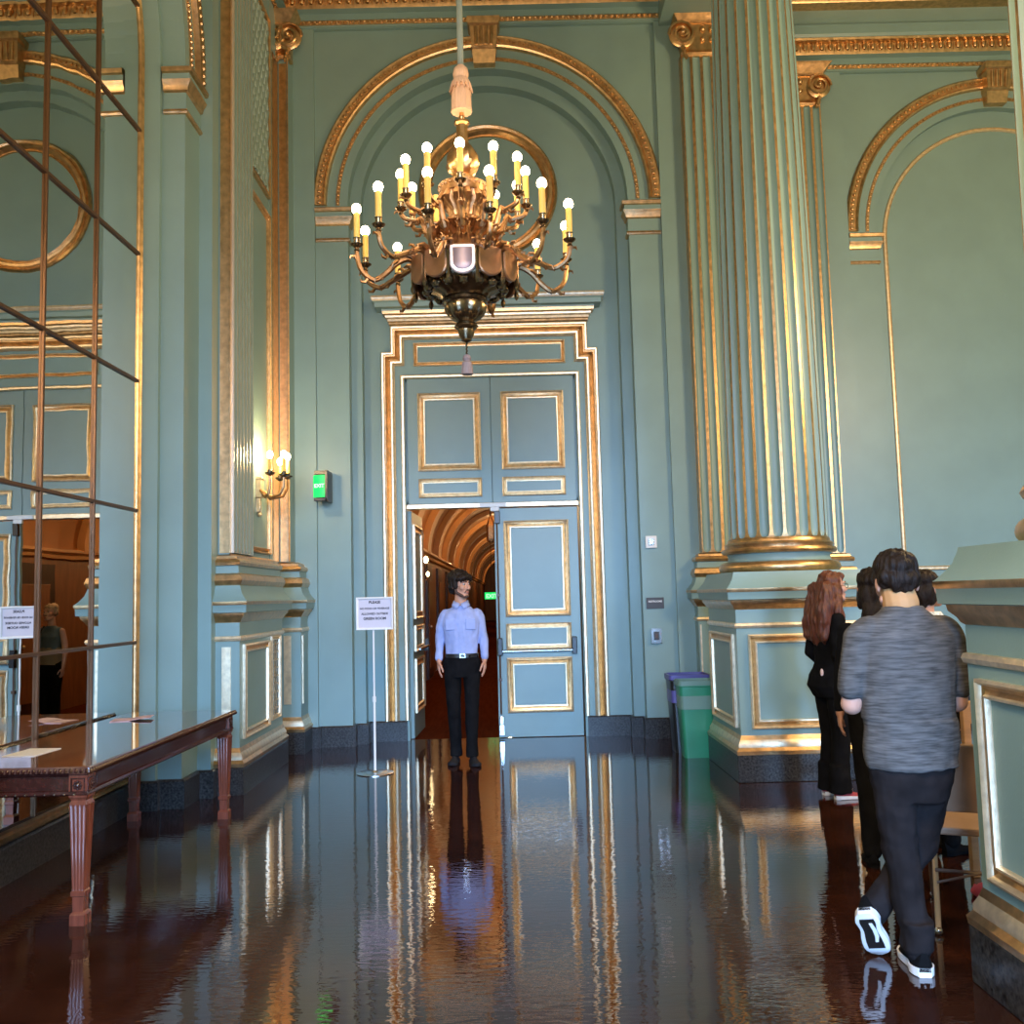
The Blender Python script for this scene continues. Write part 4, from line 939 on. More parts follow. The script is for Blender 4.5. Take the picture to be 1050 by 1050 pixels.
mb.loft(rings, X); tag(mb.build('slipper', M['pink'], None), 'pink shoe on the floor behind the tan folding chair', 'shoe')

# table the visitors lean on, beyond the column pedestal
t = thing('folding_table', 'low dark table where the visitors gather, behind the grey-shirted man', 'table', (3.6, 5.9, 0))
mb = MB(); mb.box((3.0, 5.3, .70), (4.3, 6.6, .74)); mb.build('tabletop', M['dark_wood'], t, smooth=0, bevel=.005)
for x in (3.07, 4.23):
    for y in (5.38, 6.52):
        o = MB(); o.tube([(x, y, 0), (x, y, .70)], .018, 8); o.build('leg', M['black'], t)
# ------------------------------------------------------------------ people
def caps(mb, p, q, r1, r2, n=14):
    p = Vector(p); q = Vector(q); d = (q - p); L_ = d.length; d = d.normalized() if L_ > 1e-6 else Vector((0, 0, 1))
    pts = []; rs = []
    for i in range(4): a = pi / 2 * i / 4; pts.append(p - d * r1 * cos(a)); rs.append(max(.0012, r1 * sin(a)))
    for i in range(5): t = i / 4; pts.append(p + (q - p) * t); rs.append(r1 + (r2 - r1) * t)
    for i in range(1, 5): a = pi / 2 * (1 - i / 4); pts.append(q + d * r2 * cos(a)); rs.append(max(.0012, r2 * sin(a)))
    return mb.tube(pts, rs, n)
def chain(mb, pts, rs):
    for i in range(len(pts) - 1): caps(mb, pts[i], pts[i + 1], rs[i], rs[i + 1])
def rings(mb, rows, yaw=0., n=28, ex=2.3):
    """rows: (x, y, z, rx, ry) superelliptic sections, rx sideways and ry front-back, turned by yaw"""
    out = []
    for x, y, z, rx, ry in rows:
        r = []
        for j in range(n):
            a = 2 * pi * j / n; c, s = cos(a), sin(a)
            u = rx * math.copysign(abs(c) ** (2 / ex), c); v = ry * math.copysign(abs(s) ** (2 / ex), s)
            r.append((x + u * cos(yaw) - v * sin(yaw), y + u * sin(yaw) + v * cos(yaw), z))
        out.append(r)
    return mb.loft(out)
def organic(mb, name, mat, parent=None, voxel=.007, it=5, disp=None, fac=.5):
    me = bpy.data.meshes.new(name); me.from_pydata(mb.v, [], mb.f)
    bm = bmesh.new(); bm.from_mesh(me); bmesh.ops.recalc_face_normals(bm, faces=bm.faces[:]); bm.to_mesh(me); bm.free()
    t = bpy.data.objects.new('tmp', me); COL.objects.link(t)
    m = t.modifiers.new('r', 'REMESH'); m.mode = 'VOXEL'; m.voxel_size = voxel
    if it: s = t.modifiers.new('s', 'SMOOTH'); s.factor = fac; s.iterations = it
    dg = bpy.context.evaluated_depsgraph_get(); dg.update(); out = bpy.data.meshes.new_from_object(t.evaluated_get(dg))
    bpy.data.objects.remove(t); bpy.data.meshes.remove(me)
    if disp:
        nn = [v.normal.copy() for v in out.vertices]
        for v, n_ in zip(out.vertices, nn): v.co += n_ * disp(v.co)
    out.polygons.foreach_set('use_smooth', [True] * len(out.polygons)); out.materials.clear(); out.materials.append(mat); out.name = name
    o = bpy.data.objects.new(name, out); COL.objects.link(o)
    if parent is not None: par(o, parent)
    return o
def fold(amp, sx=14, sz=9): return lambda c: amp * (noise.noise((c.x * sx, c.y * sx, c.z * sz)) + .5 * noise.noise((c.x * sx * 2 + 5, c.y * sx * 2, c.z * sz * 2.3)))
def strands(amp, k=60): return lambda c: amp * (noise.noise((c.x * k, c.y * k, c.z * 9)) + .6 * noise.noise((c.x * 22 + 3, c.y * 22, c.z * 14)))

def hand(mb, w, d, n, t, curl=.5, s=1., grip=None):
    """palm, four unequal curled fingers and a side thumb; d fingers, n palm side, t thumb side"""
    w = Vector(w); d = Vector(d).normalized(); n = Vector(n); n = (n - d * n.dot(d)).normalized(); t0 = d.cross(n); t = t0 if t0.dot(Vector(t)) > 0 else -t0
    rows = []
    for q, a, b in ((-.01, .024, .019), (.015, .029, .018), (.045, .038, .017), (.075, .040, .0145), (.088, .037, .011)):
        c = w + d * q * s; rows.append([c + t * a * s * cos(2 * pi * j / 14) + n * b * s * sin(2 * pi * j / 14) for j in range(14)])
    mb.loft(rows)
    for off, ln, bs in ((.0305, .072, .082), (.0105, .081, .086), (-.0105, .076, .084), (-.0300, .060, .078)):
        p = w + d * (bs - .012) * s + t * off * s; dir_ = d + t * off * 1.6; dir_.normalize(); r = .0090 * s
        for seg in range(3):
            ang = curl * (.35 + .5 * seg); dd = (dir_ * cos(ang) + n * sin(ang)).normalized(); q = p + dd * ln * s * (.46, .31, .25)[seg]
            caps(mb, p, q, r, r * .93, 8); p = q; r *= .93
    p = w + d * .022 * s + t * .026 * s; q = p + (d * .55 + t * .75 + n * .3).normalized() * .042 * s; e = q + (d * .9 + t * .25 + n * .35).normalized() * .034 * s; f = e + (d * .95 + t * -.05 + n * .3).normalized() * .026 * s
    caps(mb, p, q, .014 * s, .012 * s, 8); caps(mb, q, e, .0115 * s, .010 * s, 8); caps(mb, e, f, .010 * s, .0085 * s, 8)

def head_mat(c, yaw, pitch=0., roll=0., s=1.):
    return Matrix.Translation(c) @ Matrix.Rotation(yaw, 4, 'Z') @ Matrix.Rotation(pitch, 4, 'X') @ Matrix.Rotation(roll, 4, 'Y') @ Matrix.Scale(s, 4)
def head(mb, Xh, female=False):
    def b(c, r): mb.ball(c, r, 20, 14, Xh)
    def k(p, q, r1, r2): caps(mb, Xh @ Vector(p), Xh @ Vector(q), r1, r2)
    j = .9 if female else 1.
    b((0, .012, .032), (.074, .094, .086)); b((0, -.030, -.030), (.058, .060, .080)); b((0, -.056, -.094), (.034 * j, .032, .026))
    for s in (-1, 1):
        b((s * .036, -.058, -.026), (.027, .030, .030)); k((s * .050 * j, -.005, -.070), (s * .020, -.066, -.100), .022, .018)
        b((s * .077, .016, -.012), (.010, .021, .032)); k((s * .014, -.083, .024), (s * .045, -.068, .026), .011, .009); b((s * .010, -.103, -.036), (.009, .010, .008))
    k((0, -.086, .012), (0, -.108, -.030), .009, .0125)
    k((-.016, -.086, -.066), (.016, -.086, -.066), .0075, .0075); k((-.014, -.083, -.077), (.014, -.083, -.077), .008, .008)
def face(parent, Xh, brow, beard=None):
    o = MB()
    for s in (-1, 1): o.ball((s * .031, -.0745, .002), .0118, 12, 8, Xh)
    e = o.build('eyes', M['eye'], parent, smooth=180)
    o = MB()
    for s in (-1, 1): o.ball((s * .031, -.0838, .002), (.0066, .0045, .0066), 10, 6, Xh)
    o.build('irises', M['hair_dark'], e, smooth=180)
    o = MB()
    for s in (-1, 1): o.tube([Xh @ Vector((s * .013, -.0945, .024)), Xh @ Vector((s * .030, -.092, .031)), Xh @ Vector((s * .048, -.077, .027))], [.0045, .005, .003], 6)
    o.build('eyebrows', brow, parent, smooth=180)
    o = MB(); o.tube([Xh @ Vector((-.022, -.085, -.070)), Xh @ Vector((-.008, -.0945, -.0675)), Xh @ Vector((.008, -.0945, -.0675)), Xh @ Vector((.022, -.085, -.070))], [.002, .0055, .0055, .002], 6); o.tube([Xh @ Vector((-.018, -.085, -.073)), Xh @ Vector((0, -.0935, -.077)), Xh @ Vector((.018, -.085, -.073))], [.002, .006, .002], 6)
    o.build('lips', M['lip'], parent, smooth=180)
    if beard:
        o = MB()
        for s in (-1, 1):
            chain(o, [Xh @ Vector(p) for p in ((s * .068, .000, -.030), (s * .060, -.008, -.070), (s * .030, -.060, -.102), (0, -.076, -.108))], [.011, .0165, .017, .018])
            chain(o, [Xh @ Vector(p) for p in ((s * .026, -.083, -.075), (s * .018, -.0915, -.056), (0, -.097, -.054))], [.006, .005, .005])
        organic(o, 'beard', beard, parent, .005, 3)

def shoe(name, heel, toe, up, parent, upper, solem, s=1., w=.046, stripe=False, mid=None):
    """heel and toe are points at the underside"""
    hl, to = Vector(heel), Vector(toe); f = (to - hl).normalized(); u = Vector(up); u = (u - f * u.dot(f)).normalized(); r = f.cross(u); L_ = (to - hl).length
    X = XF(hl, r, f, u); N = 14
    def outline(q): return w * s * (.62 + .38 * min(1, q * 5)) * (1 - .22 * math.exp(-((q - .38) / .16) ** 2)) * sqrt(max(.03, 1 - max(0, (q - .72) / .28) ** 2.4)) * (1 if q > .06 else .78)
    o = MB(); rows = []
    for i in range(N + 1):
        q = i / N; hw = outline(q) * .93; h = (.085 if q < .28 else .085 - .045 * min(1, (q - .28) / .34) - .012 * max(0, (q - .62) / .38)) * s * (.75 if q > .97 else 1)
        rows.append([(hw * cos(a) * (1 if sin(a) < .3 else .9), q * L_, .018 * s + max(0, h - .012 * s) * (sin(a) if sin(a) > 0 else .0)) for a in [2 * pi * k / 18 for k in range(18)]])
    o.loft(rows, X); sh = o.build(name, upper, parent, smooth=60)
    o = MB(); rows = []
    for i in range(N + 1):
        q = i / N; hw = outline(q); t = (.032 - .012 * q) * s; z0 = .0 + .012 * s * max(0, (q - .8) / .2) ** 2
        rows.append([(-hw, q * L_, z0 + t), (-hw * .98, q * L_, z0 + .004), (-hw * .85, q * L_, z0), (hw * .85, q * L_, z0), (hw * .98, q * L_, z0 + .004), (hw, q * L_, z0 + t)])
    o.loft(rows, X); sl = o.build('sole', solem, sh, smooth=40)
    if stripe:
        o = MB(); rows = []
        for q in [.12 + .66 * i / 10 for i in range(11)]:
            hw = outline(q) * .62; z0 = .012 * s * max(0, (q - .8) / .2) ** 2; rows.append([(-hw, q * L_, z0 - .003), (hw, q * L_, z0 - .003), (hw, q * L_, z0 + .004), (-hw, q * L_, z0 + .004)])
        o.loft(rows, X); o.build('tread_insert', M['black'], sl, smooth=0)
        o = MB(); o.loft([[(.010 + (hw_ * -.2), q * L_, -.006), (.026 - (hw_ * .3), q * L_, -.006), (.026 - hw_ * .3, q * L_, -.002), (.010 - hw_ * .2, q * L_, -.002)] for q, hw_ in ((.2, .03), (.35, .0), (.5, .0), (.62, .03))], X); o.build('tread_line', M['sole'], sl, smooth=0)
    return sh

# --- man in the doorway, facing the viewer, head turned to his left
px, py = -.470, 9.06
V = lambda x, y, z: Vector((px + x, py + y, z))
Xh = head_mat(V(.0, -.02, 1.672), radians(50), radians(2), 0, 1.04)
b = MB(); head(b, Xh)
chain(b, [V(0, .012, 1.63), V(0, .02, 1.47)], [.052, .060])
rings(b, [(px, py + .02, .92, .14, .09), (px, py + .02, 1.05, .135, .085), (px, py + .02, 1.25, .155, .09), (px, py + .02, 1.36, .13, .075), (px, py + .02, 1.43, .06, .05)])
for s in (-1, 1):
    sh, el, wr = V(s * .140, .025, 1.36), V(s * .206, .035, 1.155), V(s * .214, -.02, .955)
    chain(b, [sh, el, wr], [.040, .034, .026]); hand(b, wr, (s * .02, -.10, -1), (-s, .15, 0), (0, -1, 0), .45)
HIP = {-1: [V(-.09, .02, .93), V(-.082, -.015, .52), V(-.070, .03, .10)], 1: [V(.09, .02, .93), V(.088, -.055, .52), V(.080, -.045, .10)]}
for s in (-1, 1): chain(b, HIP[s], [.075, .05, .035])
man = tag(organic(b, 'person', M['skin'], None, .0048, 3), 'man in a light blue shirt and black trousers standing in the open doorway', 'person')
face(man, Xh, M['hair_dark'], M['beard'])
o = MB()
for c, r in (((0, .022, .060), (.094, .110, .084)), ((0, -.064, .068), (.070, .042, .038)), ((.045, -.050, .055), (.040, .042, .036)), ((-.045, -.050, .055), (.040, .042, .036)), ((-.068, .02, .0), (.024, .045, .055)), ((.068, .02, .0), (.024, .045, .055)), ((0, .085, -.02), (.066, .034, .070))): o.ball(c, r, 18, 12, Xh)
organic(o, 'hair', M['hair_dark'], man, .006, 3, strands(.010))
o = MB(); P_ = (px, py)
rings(o, [(px, py + .02, .985, .150, .102), (px, py + .02, 1.05, .152, .104), (px, py + .02, 1.12, .154, .106), (px, py + .018, 1.22, .172, .112), (px, py + .018, 1.31, .182, .114), (px, py + .02, 1.37, .180, .102), (px, py + .022, 1.415, .158, .088), (px, py + .022, 1.448, .105, .072), (px, py + .02, 1.478, .064, .062)])
for s in (-1, 1): chain(o, [V(s * .140, .024, 1.385), V(s * .172, .026, 1.345), V(s * .206, .036, 1.155), V(s * .215, -.012, .985)], [.056, .055, .045, .034])
shirt = organic(o, 'shirt', M['shirt_blue'], man, .007, 3, fold(.011, 15, 8))
o = MB()
for s in (-1, 1):
    o.loft([[V(s * .004, -.052, 1.493), V(s * .062, -.02, 1.518), V(s * .070, .045, 1.523), V(s * .035, .088, 1.523)], [V(s * .010, -.070, 1.480), V(s * .070, -.030, 1.498), V(s * .080, .045, 1.496), V(s * .035, .098, 1.498)], [V(s * .034, -.094, 1.443), V(s * .085, -.045, 1.473), V(s * .088, .045, 1.476), V(s * .035, .102, 1.480)]], closed=False)
cl = o.build('collar', M['shirt_blue'], shirt, smooth=60); cl.modifiers.new('t', 'SOLIDIFY').thickness = .006
o = MB(); o.loft([[V(-.016, -.092 + dy, z), V(.016, -.092 + dy, z), V(.016, -.085 + dy, z), V(-.016, -.085 + dy, z)] for z, dy in ((1.03, .008), (1.12, .004), (1.22, -.003), (1.31, -.006), (1.38, .004), (1.43, .022))]); o.build('placket', M['shirt_blue'], shirt, smooth=60)
for s in (-1, 1):
    o = MB(); o.box(V(s * .095 - .048, -.098, 1.245), V(s * .095 + .048, -.086, 1.35)); o.build('pocket', M['shirt_blue'], shirt, smooth=0, bevel=.006)
o = MB()
rings(o, [(px, py + .02, .80, .160, .108), (px, py + .02, .88, .166, .112), (px, py + .02, .96, .160, .108), (px, py + .02, 1.015, .154, .105)])
for s in (-1, 1): chain(o, HIP[s], [.090, .066, .052]); rings(o, [(HIP[s][2].x, HIP[s][2].y, .065, .058, .068), (HIP[s][2].x, HIP[s][2].y, .16, .054, .058)])
organic(o, 'trousers', M['blackcloth'], man, .007, 3, fold(.006, 14, 10))
o = MB(); rings(o, [(px, py + .02, .985, .158, .110), (px, py + .02, 1.022, .157, .109)]); be = o.build('belt', M['black'], man, smooth=40)
o = MB(); o.sweep(rect(-.026, -.019, .026, .019), [(0, 0), (0, .008), (.008, .008), (.008, 0)], FY(py - .092) @ Matrix.Translation((px + .012, 1.003, 0)), True); o.build('buckle', M['chrome'], be, smooth=0)
shoe('shoe', V(-.075, .10, .0), V(-.105, -.185, .0), (0, 0, 1), man, M['darkshoe'], M['darkshoe'], 1.05)
shoe('shoe', V(.082, .02, .0), V(.135, -.26, .0), (0, 0, 1), man, M['darkshoe'], M['darkshoe'], 1.05)

# --- man in a grey T-shirt seen from behind
px, py = 1.655, 4.02
Xh = head_mat(V(-.01, .02, 1.568), pi - radians(4), radians(9), 0, 1.04)
b = MB(); head(b, Xh); chain(b, [V(-.01, .0, 1.54), V(0, -.02, 1.42)], [.058, .066])
rings(b, [(px, py, .86, .15, .095), (px, py, 1.05, .15, .09), (px, py - .01, 1.25, .17, .095), (px, py - .02, 1.34, .15, .075), (px, py - .02, 1.40, .07, .05)])
for s in (-1, 1):
    sh, el, wr = V(s * .160, -.01, 1.335), V(s * .222, .03, 1.06), V(s * .13, .25, 1.13)
    chain(b, [sh, el, wr], [.048, .046, .028]); hand(b, wr, (-s * .45, .8, .25), (-s * .6, -.2, .6), (0, .2, 1), 1.0)
LEG = {-1: [V(-.085, .0, .85), V(-.060, .015, .47), V(-.040, -.055, .09)], 1: [V(.090, .01, .85), V(.060, .10, .47), V(-.150, .10, .19)]}
for s in (-1, 1): chain(b, LEG[s], [.08, .054, .038])
gm = tag(organic(b, 'person', M['skin_pale'], None, .0048, 3), 'man in a grey heather T-shirt standing with his back to the viewer', 'person')
o = MB()
for c, r in (((0, .018, .055), (.087, .104, .078)), ((0, .075, .0), (.070, .042, .058)), ((.055, .045, .01), (.030, .055, .045)), ((-.055, .045, .01), (.030, .055, .045)), ((0, -.05, .07), (.07, .05, .035)), ((.072, -.01, .02), (.014, .03, .035)), ((-.072, -.01, .02), (.014, .03, .035))): o.ball(c, r, 18, 12, Xh)
organic(o, 'hair', M['hair_dark'], gm, .006, 3, strands(.010))
o = MB(); chain(o, [V(-.01, .002, 1.525), V(-.005, -.012, 1.475)], [.068, .074])
organic(o, 'neck_band', M['mask'], gm, .005, 3)
o = MB()
rings(o, [(px + .005, py - .005, .80, .185, .118), (px + .005, py - .005, .88, .192, .122), (px, py - .005, 1.0, .192, .122), (px, py - .01, 1.14, .197, .124), (px, py - .015, 1.26, .205, .122), (px, py - .02, 1.34, .206, .110), (px, py - .02, 1.395, .170, .090), (px, py - .018, 1.43, .115, .080), (px, py - .014, 1.452, .088, .076), (px, py - .012, 1.466, .080, .072)], 0, 32)
for s in (-1, 1): chain(o, [V(s * .150, -.014, 1.355), V(s * .180, -.012, 1.33), V(s * .222, .010, 1.135)], [.074, .074, .064])
def tee(c): return fold(.007, 12, 7)(c) + (.006 * sin((c.x - px) * 10 + c.z * 26) if c.z < 1.0 else 0)
shirt = organic(o, 'shirt', M['heather'], gm, .007, 3, tee)
o = MB(); rings(o, [(px, py, .66, .135, .085), (px, py, .74, .166, .108), (px, py, .82, .174, .114), (px, py, .90, .166, .108)])
for s in (-1, 1): chain(o, LEG[s], [.098, .074, .058])
rings(o, [(LEG[-1][2].x, LEG[-1][2].y + .005, .085, .062, .074), (LEG[-1][2].x, LEG[-1][2].y, .20, .066, .072)])
organic(o, 'trousers', M['trouser'], gm, .007, 3, fold(.010, 11, 10))
sh_ = shoe('shoe', V(-.045, -.125, .0), V(-.005, .155, .0), (0, 0, 1), gm, M['blackcloth'], M['sole'], 1.15)
o = MB(); o.box(V(-.060, -.122, .035), V(-.025, -.112, .055)); o.build('heel_tab', M['sole'], sh_, smooth=0)
shoe('shoe', V(-.225, .015, .205), V(-.135, .10, .0), (.25, .75, .75), gm, M['blackcloth'], M['sole'], 1.15, .048, True)

# --- red-haired woman in black, in profile beside the pedestal
px, py = 2.405, 7.20; YW = radians(78)
F_ = Vector((cos(radians(12)), sin(radians(12)), 0)); S_ = Vector((-F_.y, F_.x, 0))     # front, her left
def U(f, s, z): return Vector((px, py, z)) + F_ * f + S_ * s
Xh = head_mat(U(.055, 0, 1.560), radians(102), radians(-3), 0, .97)
b = MB(); head(b, Xh, True); chain(b, [U(.03, 0, 1.50), U(.0, 0, 1.36)], [.045, .052])
yw = radians(102)
rings(b, [(px, py, .86, .14, .10), (px, py, 1.0, .115, .08), (px, py, 1.2, .14, .09), (px, py, 1.33, .13, .07), (px, py, 1.38, .07, .05)], yw)
for s in (-1, 1):
    sh, el, wr = U(-.01, s * .155, 1.32), U(-.05, s * .185, 1.06), U(.12, s * .15, .90)
    chain(b, [sh, el, wr], [.042, .034, .024]); hand(b, wr, (.7, .1, -.45), (0, -s, .1), (.6, 0, .7), .7, .9)
LEG = {s: [U(.0, s * .08, .86), U(.01, s * .075, .47), U(-.02, s * .075, .09)] for s in (-1, 1)}
for s in (-1, 1): chain(b, LEG[s], [.08, .052, .036])
rw = tag(organic(b, 'person', M['skin_pale'], None, .0048, 3), 'woman with long red hair and black clothes standing beside the column pedestal', 'person')
face(rw, Xh, M['hair_red'])
o = MB()
for s in (-1, 1): o.tube([Xh @ Vector((s * .031 + .023 * cos(a), -.098, .0 + .018 * sin(a))) for a in [2 * pi * k / 12 for k in range(13)]], .0028, 6); o.tube([Xh @ Vector((s * .054, -.092, .004)), Xh @ Vector((s * .079, .0, .004))], .0022, 6)
o.tube([Xh @ Vector((-.008, -.098, .004)), Xh @ Vector((.008, -.098, .004))], .0028, 6); o.build('glasses', M['black'], rw)
o = MB()
for c, r in (((0, .026, .050), (.086, .100, .076)), ((0, .07, -.03), (.082, .055, .11)), ((.066, .02, -.03), (.024, .055, .09)), ((-.066, .02, -.03), (.024, .055, .09)), ((0, -.045, .075), (.06, .05, .03))): o.ball(c, r, 18, 12, Xh)
for s, wv in ((-.08, 0), (-.04, .6), (0, 1.2), (.04, 1.9), (.08, 2.6)):
    chain(o, [U(-.05, s, 1.55), U(-.075 + .01 * sin(wv), s * 1.25, 1.42), U(-.095, s * 1.3, 1.30), U(-.10 + .012 * sin(wv * 2), s * 1.2, 1.20), U(-.09, s * 1.1, 1.14 + .02 * sin(wv * 3))], [.05, .056, .052, .040, .016])
chain(o, [U(.02, -.075, 1.55), U(.015, -.115, 1.42), U(.01, -.135, 1.30), U(.0, -.14, 1.19)], [.035, .042, .038, .016])
organic(o, 'hair', M['hair_red'], rw, .007, 2, strands(.014, 45))
o = MB(); rings(o, [(px, py, .95, .150, .108), (px, py, 1.03, .132, .096), (px, py, 1.14, .142, .102), (px + .01, py, 1.23, .152, .112), (px, py, 1.31, .150, .088), (px, py, 1.355, .10, .066), (px, py, 1.385, .058, .052)], yw)
for s in (-1, 1): chain(o, [U(-.01, s * .150, 1.315), U(-.052, s * .186, 1.06), U(.095, s * .155, .915)], [.056, .046, .036])
organic(o, 'sweater', M['blackcloth'], rw, .007, 3, fold(.006))
o = MB(); bk = U(-.035, 0, 0); rings(o, [(bk.x + .03, bk.y, .74, .155, .115), (bk.x, bk.y, .82, .168, .135), (bk.x + .01, bk.y, .90, .160, .125), (px, py, .98, .142, .104)], yw)
for s in (-1, 1): chain(o, LEG[s], [.098, .070, .068]); rings(o, [(LEG[s][2].x, LEG[s][2].y, .045, .075, .085), (LEG[s][2].x, LEG[s][2].y, .25, .068, .072)], yw)
organic(o, 'trousers', M['blackcloth'], rw, .007, 3, fold(.006))
o = MB(); p = U(-.125, -.085, .925); o.ball(p, (.012, .016, .030), 12, 8); o.build('waist_patch', paint('pale patch', (.75, .55, .52), .6), rw, smooth=180)
for s in (-1, 1): h = U(-.07, s * .08, 0); shoe('shoe', h, h + F_ * .25 + S_ * s * .02, (0, 0, 1), rw, M['red'], M['sole'], .95)

# --- simple standing visitor builder for the half-hidden figures
def visitor(label, px, py, deg, Ht, skin, hair, top, legs, hairstyle, sleeves=True, group=None, extra=None):
    f = Vector((sin(radians(deg)), -cos(radians(deg)), 0)); s_ = Vector((cos(radians(deg)), sin(radians(deg)), 0)); k = Ht / 1.70
    def U(a, b_, z): return Vector((px, py, 0)) + (f * a + s_ * b_) * k + Vector((0, 0, z * k))
    yaw = radians(deg); Xh = head_mat(U(.02, 0, 1.59), yaw, 0, 0, .97 * k); b = MB(); head(b, Xh, True)
    R_ = lambda o, rows: rings(o, [(U(a, 0, z).x, U(a, 0, z).y, z * k, rx * k, ry * k) for a, z, rx, ry in rows], yaw)
    chain(b, [U(.0, 0, 1.53), U(-.02, 0, 1.38)], [.047 * k, .055 * k])
    R_(b, [(0, .86, .14, .09), (0, 1.05, .125, .085), (0, 1.25, .145, .09), (-.01, 1.36, .13, .07), (-.01, 1.40, .07, .05)])
    for s in (-1, 1):
        sh, el, wr = U(-.01, s * .160, 1.34), U(-.03, s * .20, 1.08), U(.02, s * .215, .86)
        chain(b, [sh, el, wr], [.043 * k, .036 * k, .025 * k]); hand(b, wr, (f.x * .15, f.y * .15, -1), tuple(-s_ * s), tuple(f), .5, .92 * k)
    LG = {s: [U(0, s * .085, .88), U(.01, s * .08, .48), U(-.01, s * .08, .09)] for s in (-1, 1)}
    for s in (-1, 1): chain(b, LG[s], [.075 * k, .05 * k, .035 * k])
    v = tag(organic(b, 'person', skin, None, .0055, 3), label, 'person', group); face(v, Xh, hair)
    o = MB()
    if hairstyle == 'long':
        for c, r in (((0, .026, .050), (.086, .100, .076)), ((0, .07, -.05), (.080, .050, .12)), ((.066, .02, -.04), (.024, .05, .09)), ((-.066, .02, -.04), (.024, .05, .09)), ((0, .09, -.18), (.09, .04, .13))): o.ball(c, r, 18, 12, Xh)
    elif hairstyle == 'bob':
        for c, r in (((0, .030, .048), (.084, .092, .076)), ((0, .07, -.04), (.080, .050, .10)), ((.064, .04, -.03), (.024, .05, .08)), ((-.064, .04, -.03), (.024, .05, .08))): o.ball(c, r, 18, 12, Xh)
    else:
        for c, r in (((0, .024, .052), (.086, .102, .074)), ((0, .075, -.01), (.070, .042, .062)), ((.066, .03, .01), (.022, .05, .05)), ((-.066, .03, .01), (.022, .05, .05)), ((0, -.045, .068), (.058, .036, .026))): o.ball(c, r, 18, 12, Xh)
    organic(o, 'hair', hair, v, .007, 3, strands(.010))
    o = MB(); R_(o, [(0, .90, .155, .115), (0, 1.03, .145, .108), (0, 1.16, .155, .110), (.005, 1.26, .165, .112), (-.01, 1.34, .155, .086), (-.012, 1.385, .105, .07), (-.012, 1.41, .066, .058)])
    if sleeves:
        for s in (-1, 1): chain(o, [U(-.01, s * .152, 1.335), U(-.03, s * .20, 1.08), U(.015, s * .215, .90)], [.058 * k, .047 * k, .037 * k])
    else:
        for s in (-1, 1): chain(o, [U(-.01, s * .13, 1.345), U(-.015, s * .15, 1.32)], [.052 * k, .05 * k])
    tp = organic(o, 'top', top, v, .007, 3, fold(.005))
    o = MB(); R_(o, [(0, .76, .158, .112), (0, .86, .166, .118), (0, .96, .150, .108)])
    for s in (-1, 1): chain(o, LG[s], [.096 * k, .070 * k, .058 * k])
    organic(o, 'trousers', legs, v, .008, 3, fold(.005))
    for s in (-1, 1): h = U(-.07, s * .085, 0); shoe('shoe', h, h + f * .25 * k, (0, 0, 1), v, M['blackcloth'], M['blackcloth'], .95 * k)
    return v, U, R_, tp
v, U_, R_, tp = visitor('dark-haired visitor in dark clothes, mostly hidden left of the grey-shirted man\'s head', 2.07, 5.42, 168, 1.65, M['skin'], M['hair_dark'], M['blackcloth'], M['blackcloth'], 'long')
v, U_, R_, tp = visitor('dark-haired visitor with a pale checked collar, right of the grey-shirted man\'s head', 2.49, 5.68, 112, 1.64, M['skin'], M['hair_dark'], M['blackcloth'], M['blackcloth'], 'bob')
o = MB(); R_(o, [(0, 1.34, .150, .110), (.005, 1.40, .110, .095), (.005, 1.435, .080, .078), (.005, 1.445, .074, .072)]); o.build('collar', M['check'], tp, smooth=60)
v, U_, R_, tp = visitor('fair-haired woman in a slate top in the corridor, seen only in the mirror', .14, 11.85, 14, 1.60, M['skin_pale'], M['hair_grey'], M['tealcloth'], M['blackcloth'], 'short', False)
o = MB(); R_(o, [(0, .90, .160, .120), (0, 1.0, .153, .116), (0, 1.10, .153, .113), (0, 1.13, .150, .110)]); o.build('lower_panel', M['olive'], tp, smooth=60)
o = MB(); o.tube([U_(.08, .11, 1.20), U_(.085, .115, 1.30), U_(.0, .12, 1.395), U_(-.09, .11, 1.33), U_(-.10, .10, 1.15)], .016, 8); o.build('bag_strap', M['black'], tp)
# ------------------------------------------------------------------ camera
def cam_axes(p, y, r):
    f = Vector((sin(y) * cos(p), cos(y) * cos(p), sin(p))); rt = Vector((cos(y), -sin(y), 0)); up = rt.cross(f)
    return rt * cos(r) + up * sin(r), up * cos(r) - rt * sin(r), f
rt, up, fw = cam_axes(.0886, .0046, -.0257)
cd = bpy.data.cameras.new('camera'); cam = bpy.data.objects.new('camera', cd); COL.objects.link(cam)
cam.matrix_world = XF((0, 0, H), rt, up, -fw)
cd.sensor_fit = 'HORIZONTAL'; cd.sensor_width = 36; cd.lens = 36 * 970 / 1050; cd.clip_start = .05; cd.clip_end = 200
SC.camera = cam

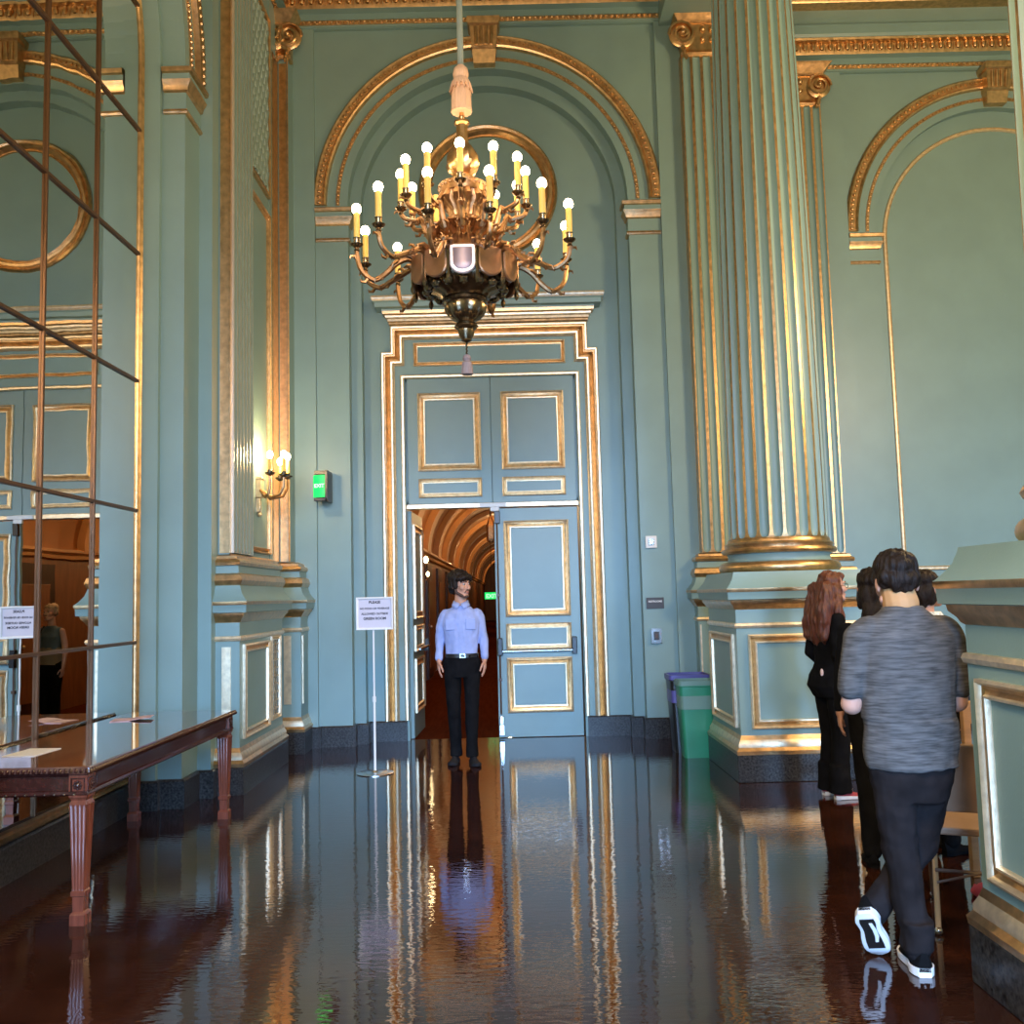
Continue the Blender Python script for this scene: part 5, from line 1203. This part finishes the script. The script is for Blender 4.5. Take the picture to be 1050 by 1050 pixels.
# ------------------------------------------------------------------ light: daylight through the windows behind, lamps in view, added fill lamps
def area(name, loc, rot, sx, sy, energy, col):
    l = bpy.data.lights.new(name, 'AREA'); l.shape = 'RECTANGLE'; l.size = sx; l.size_y = sy; l.energy = energy; l.color = col
    o = bpy.data.objects.new(name, l); COL.objects.link(o); o.location = loc; o.rotation_euler = rot; return o
def point(name, loc, energy, col, r=.3):
    l = bpy.data.lights.new(name, 'POINT'); l.energy = energy; l.color = col; l.shadow_soft_size = r
    o = bpy.data.objects.new(name, l); COL.objects.link(o); o.location = loc; return o
DAY = (.31, .57, 1.0); WARM = (1.0, .67, .33); TILT = 24; SPREAD = 66; EDAY = 330; EW = 2.25
for i, (a, b) in enumerate(wins):
    area('window_daylight_%d' % i, ((a + b) / 2, -6.95, 3.1), (radians(90 - TILT), 0, 0), b - a - .2, 4.6, EDAY, DAY).data.spread = radians(SPREAD)
# unseen warm lamps added to brighten the upper walls, no fixtures
point('warm_fill', (-.25, .75, 4.3), 330 * EW, WARM, .5)
point('warm_fill', (5.4, 5.8, 4.6), 330 * EW, WARM, .5)
point('warm_fill', (5.4, .75, 4.6), 250 * EW, WARM, .5)
point('candle_light', (CX, CY, 4.25), 22 * EW, (1, .66, .34), .55)
point('sconce_light', (-2.17, 9.13, 2.98), 42, (1, .66, .3), .06)
for y in (12.5, 16.5, 21.5, 27, 34, 44, 55): point('corridor_fill', (-.1, y, 3.3), 58, (1, .62, .28), .05)  # lamps added under the vault without fixtures, to brighten the corridor
w = bpy.data.worlds.new('world'); SC.world = w; w.use_nodes = True
bg = w.node_tree.nodes['Background']; bg.inputs['Color'].default_value = (.6, .75, .95, 1); bg.inputs['Strength'].default_value = .6

vs = SC.view_settings; SC.display_settings.display_device = 'sRGB'
vs.view_transform = 'Standard'; vs.look = 'None'; vs.gamma = 1; vs.exposure = 0.0; vs.use_curve_mapping = False
SC.cycles.max_bounces = 10; SC.cycles.glossy_bounces = 6; SC.cycles.diffuse_bounces = 5
SC.cycles.use_denoising = True; SC.cycles.sample_clamp_indirect = 6
try: SC.cycles.denoiser = 'OPENIMAGEDENOISE'
except Exception: pass
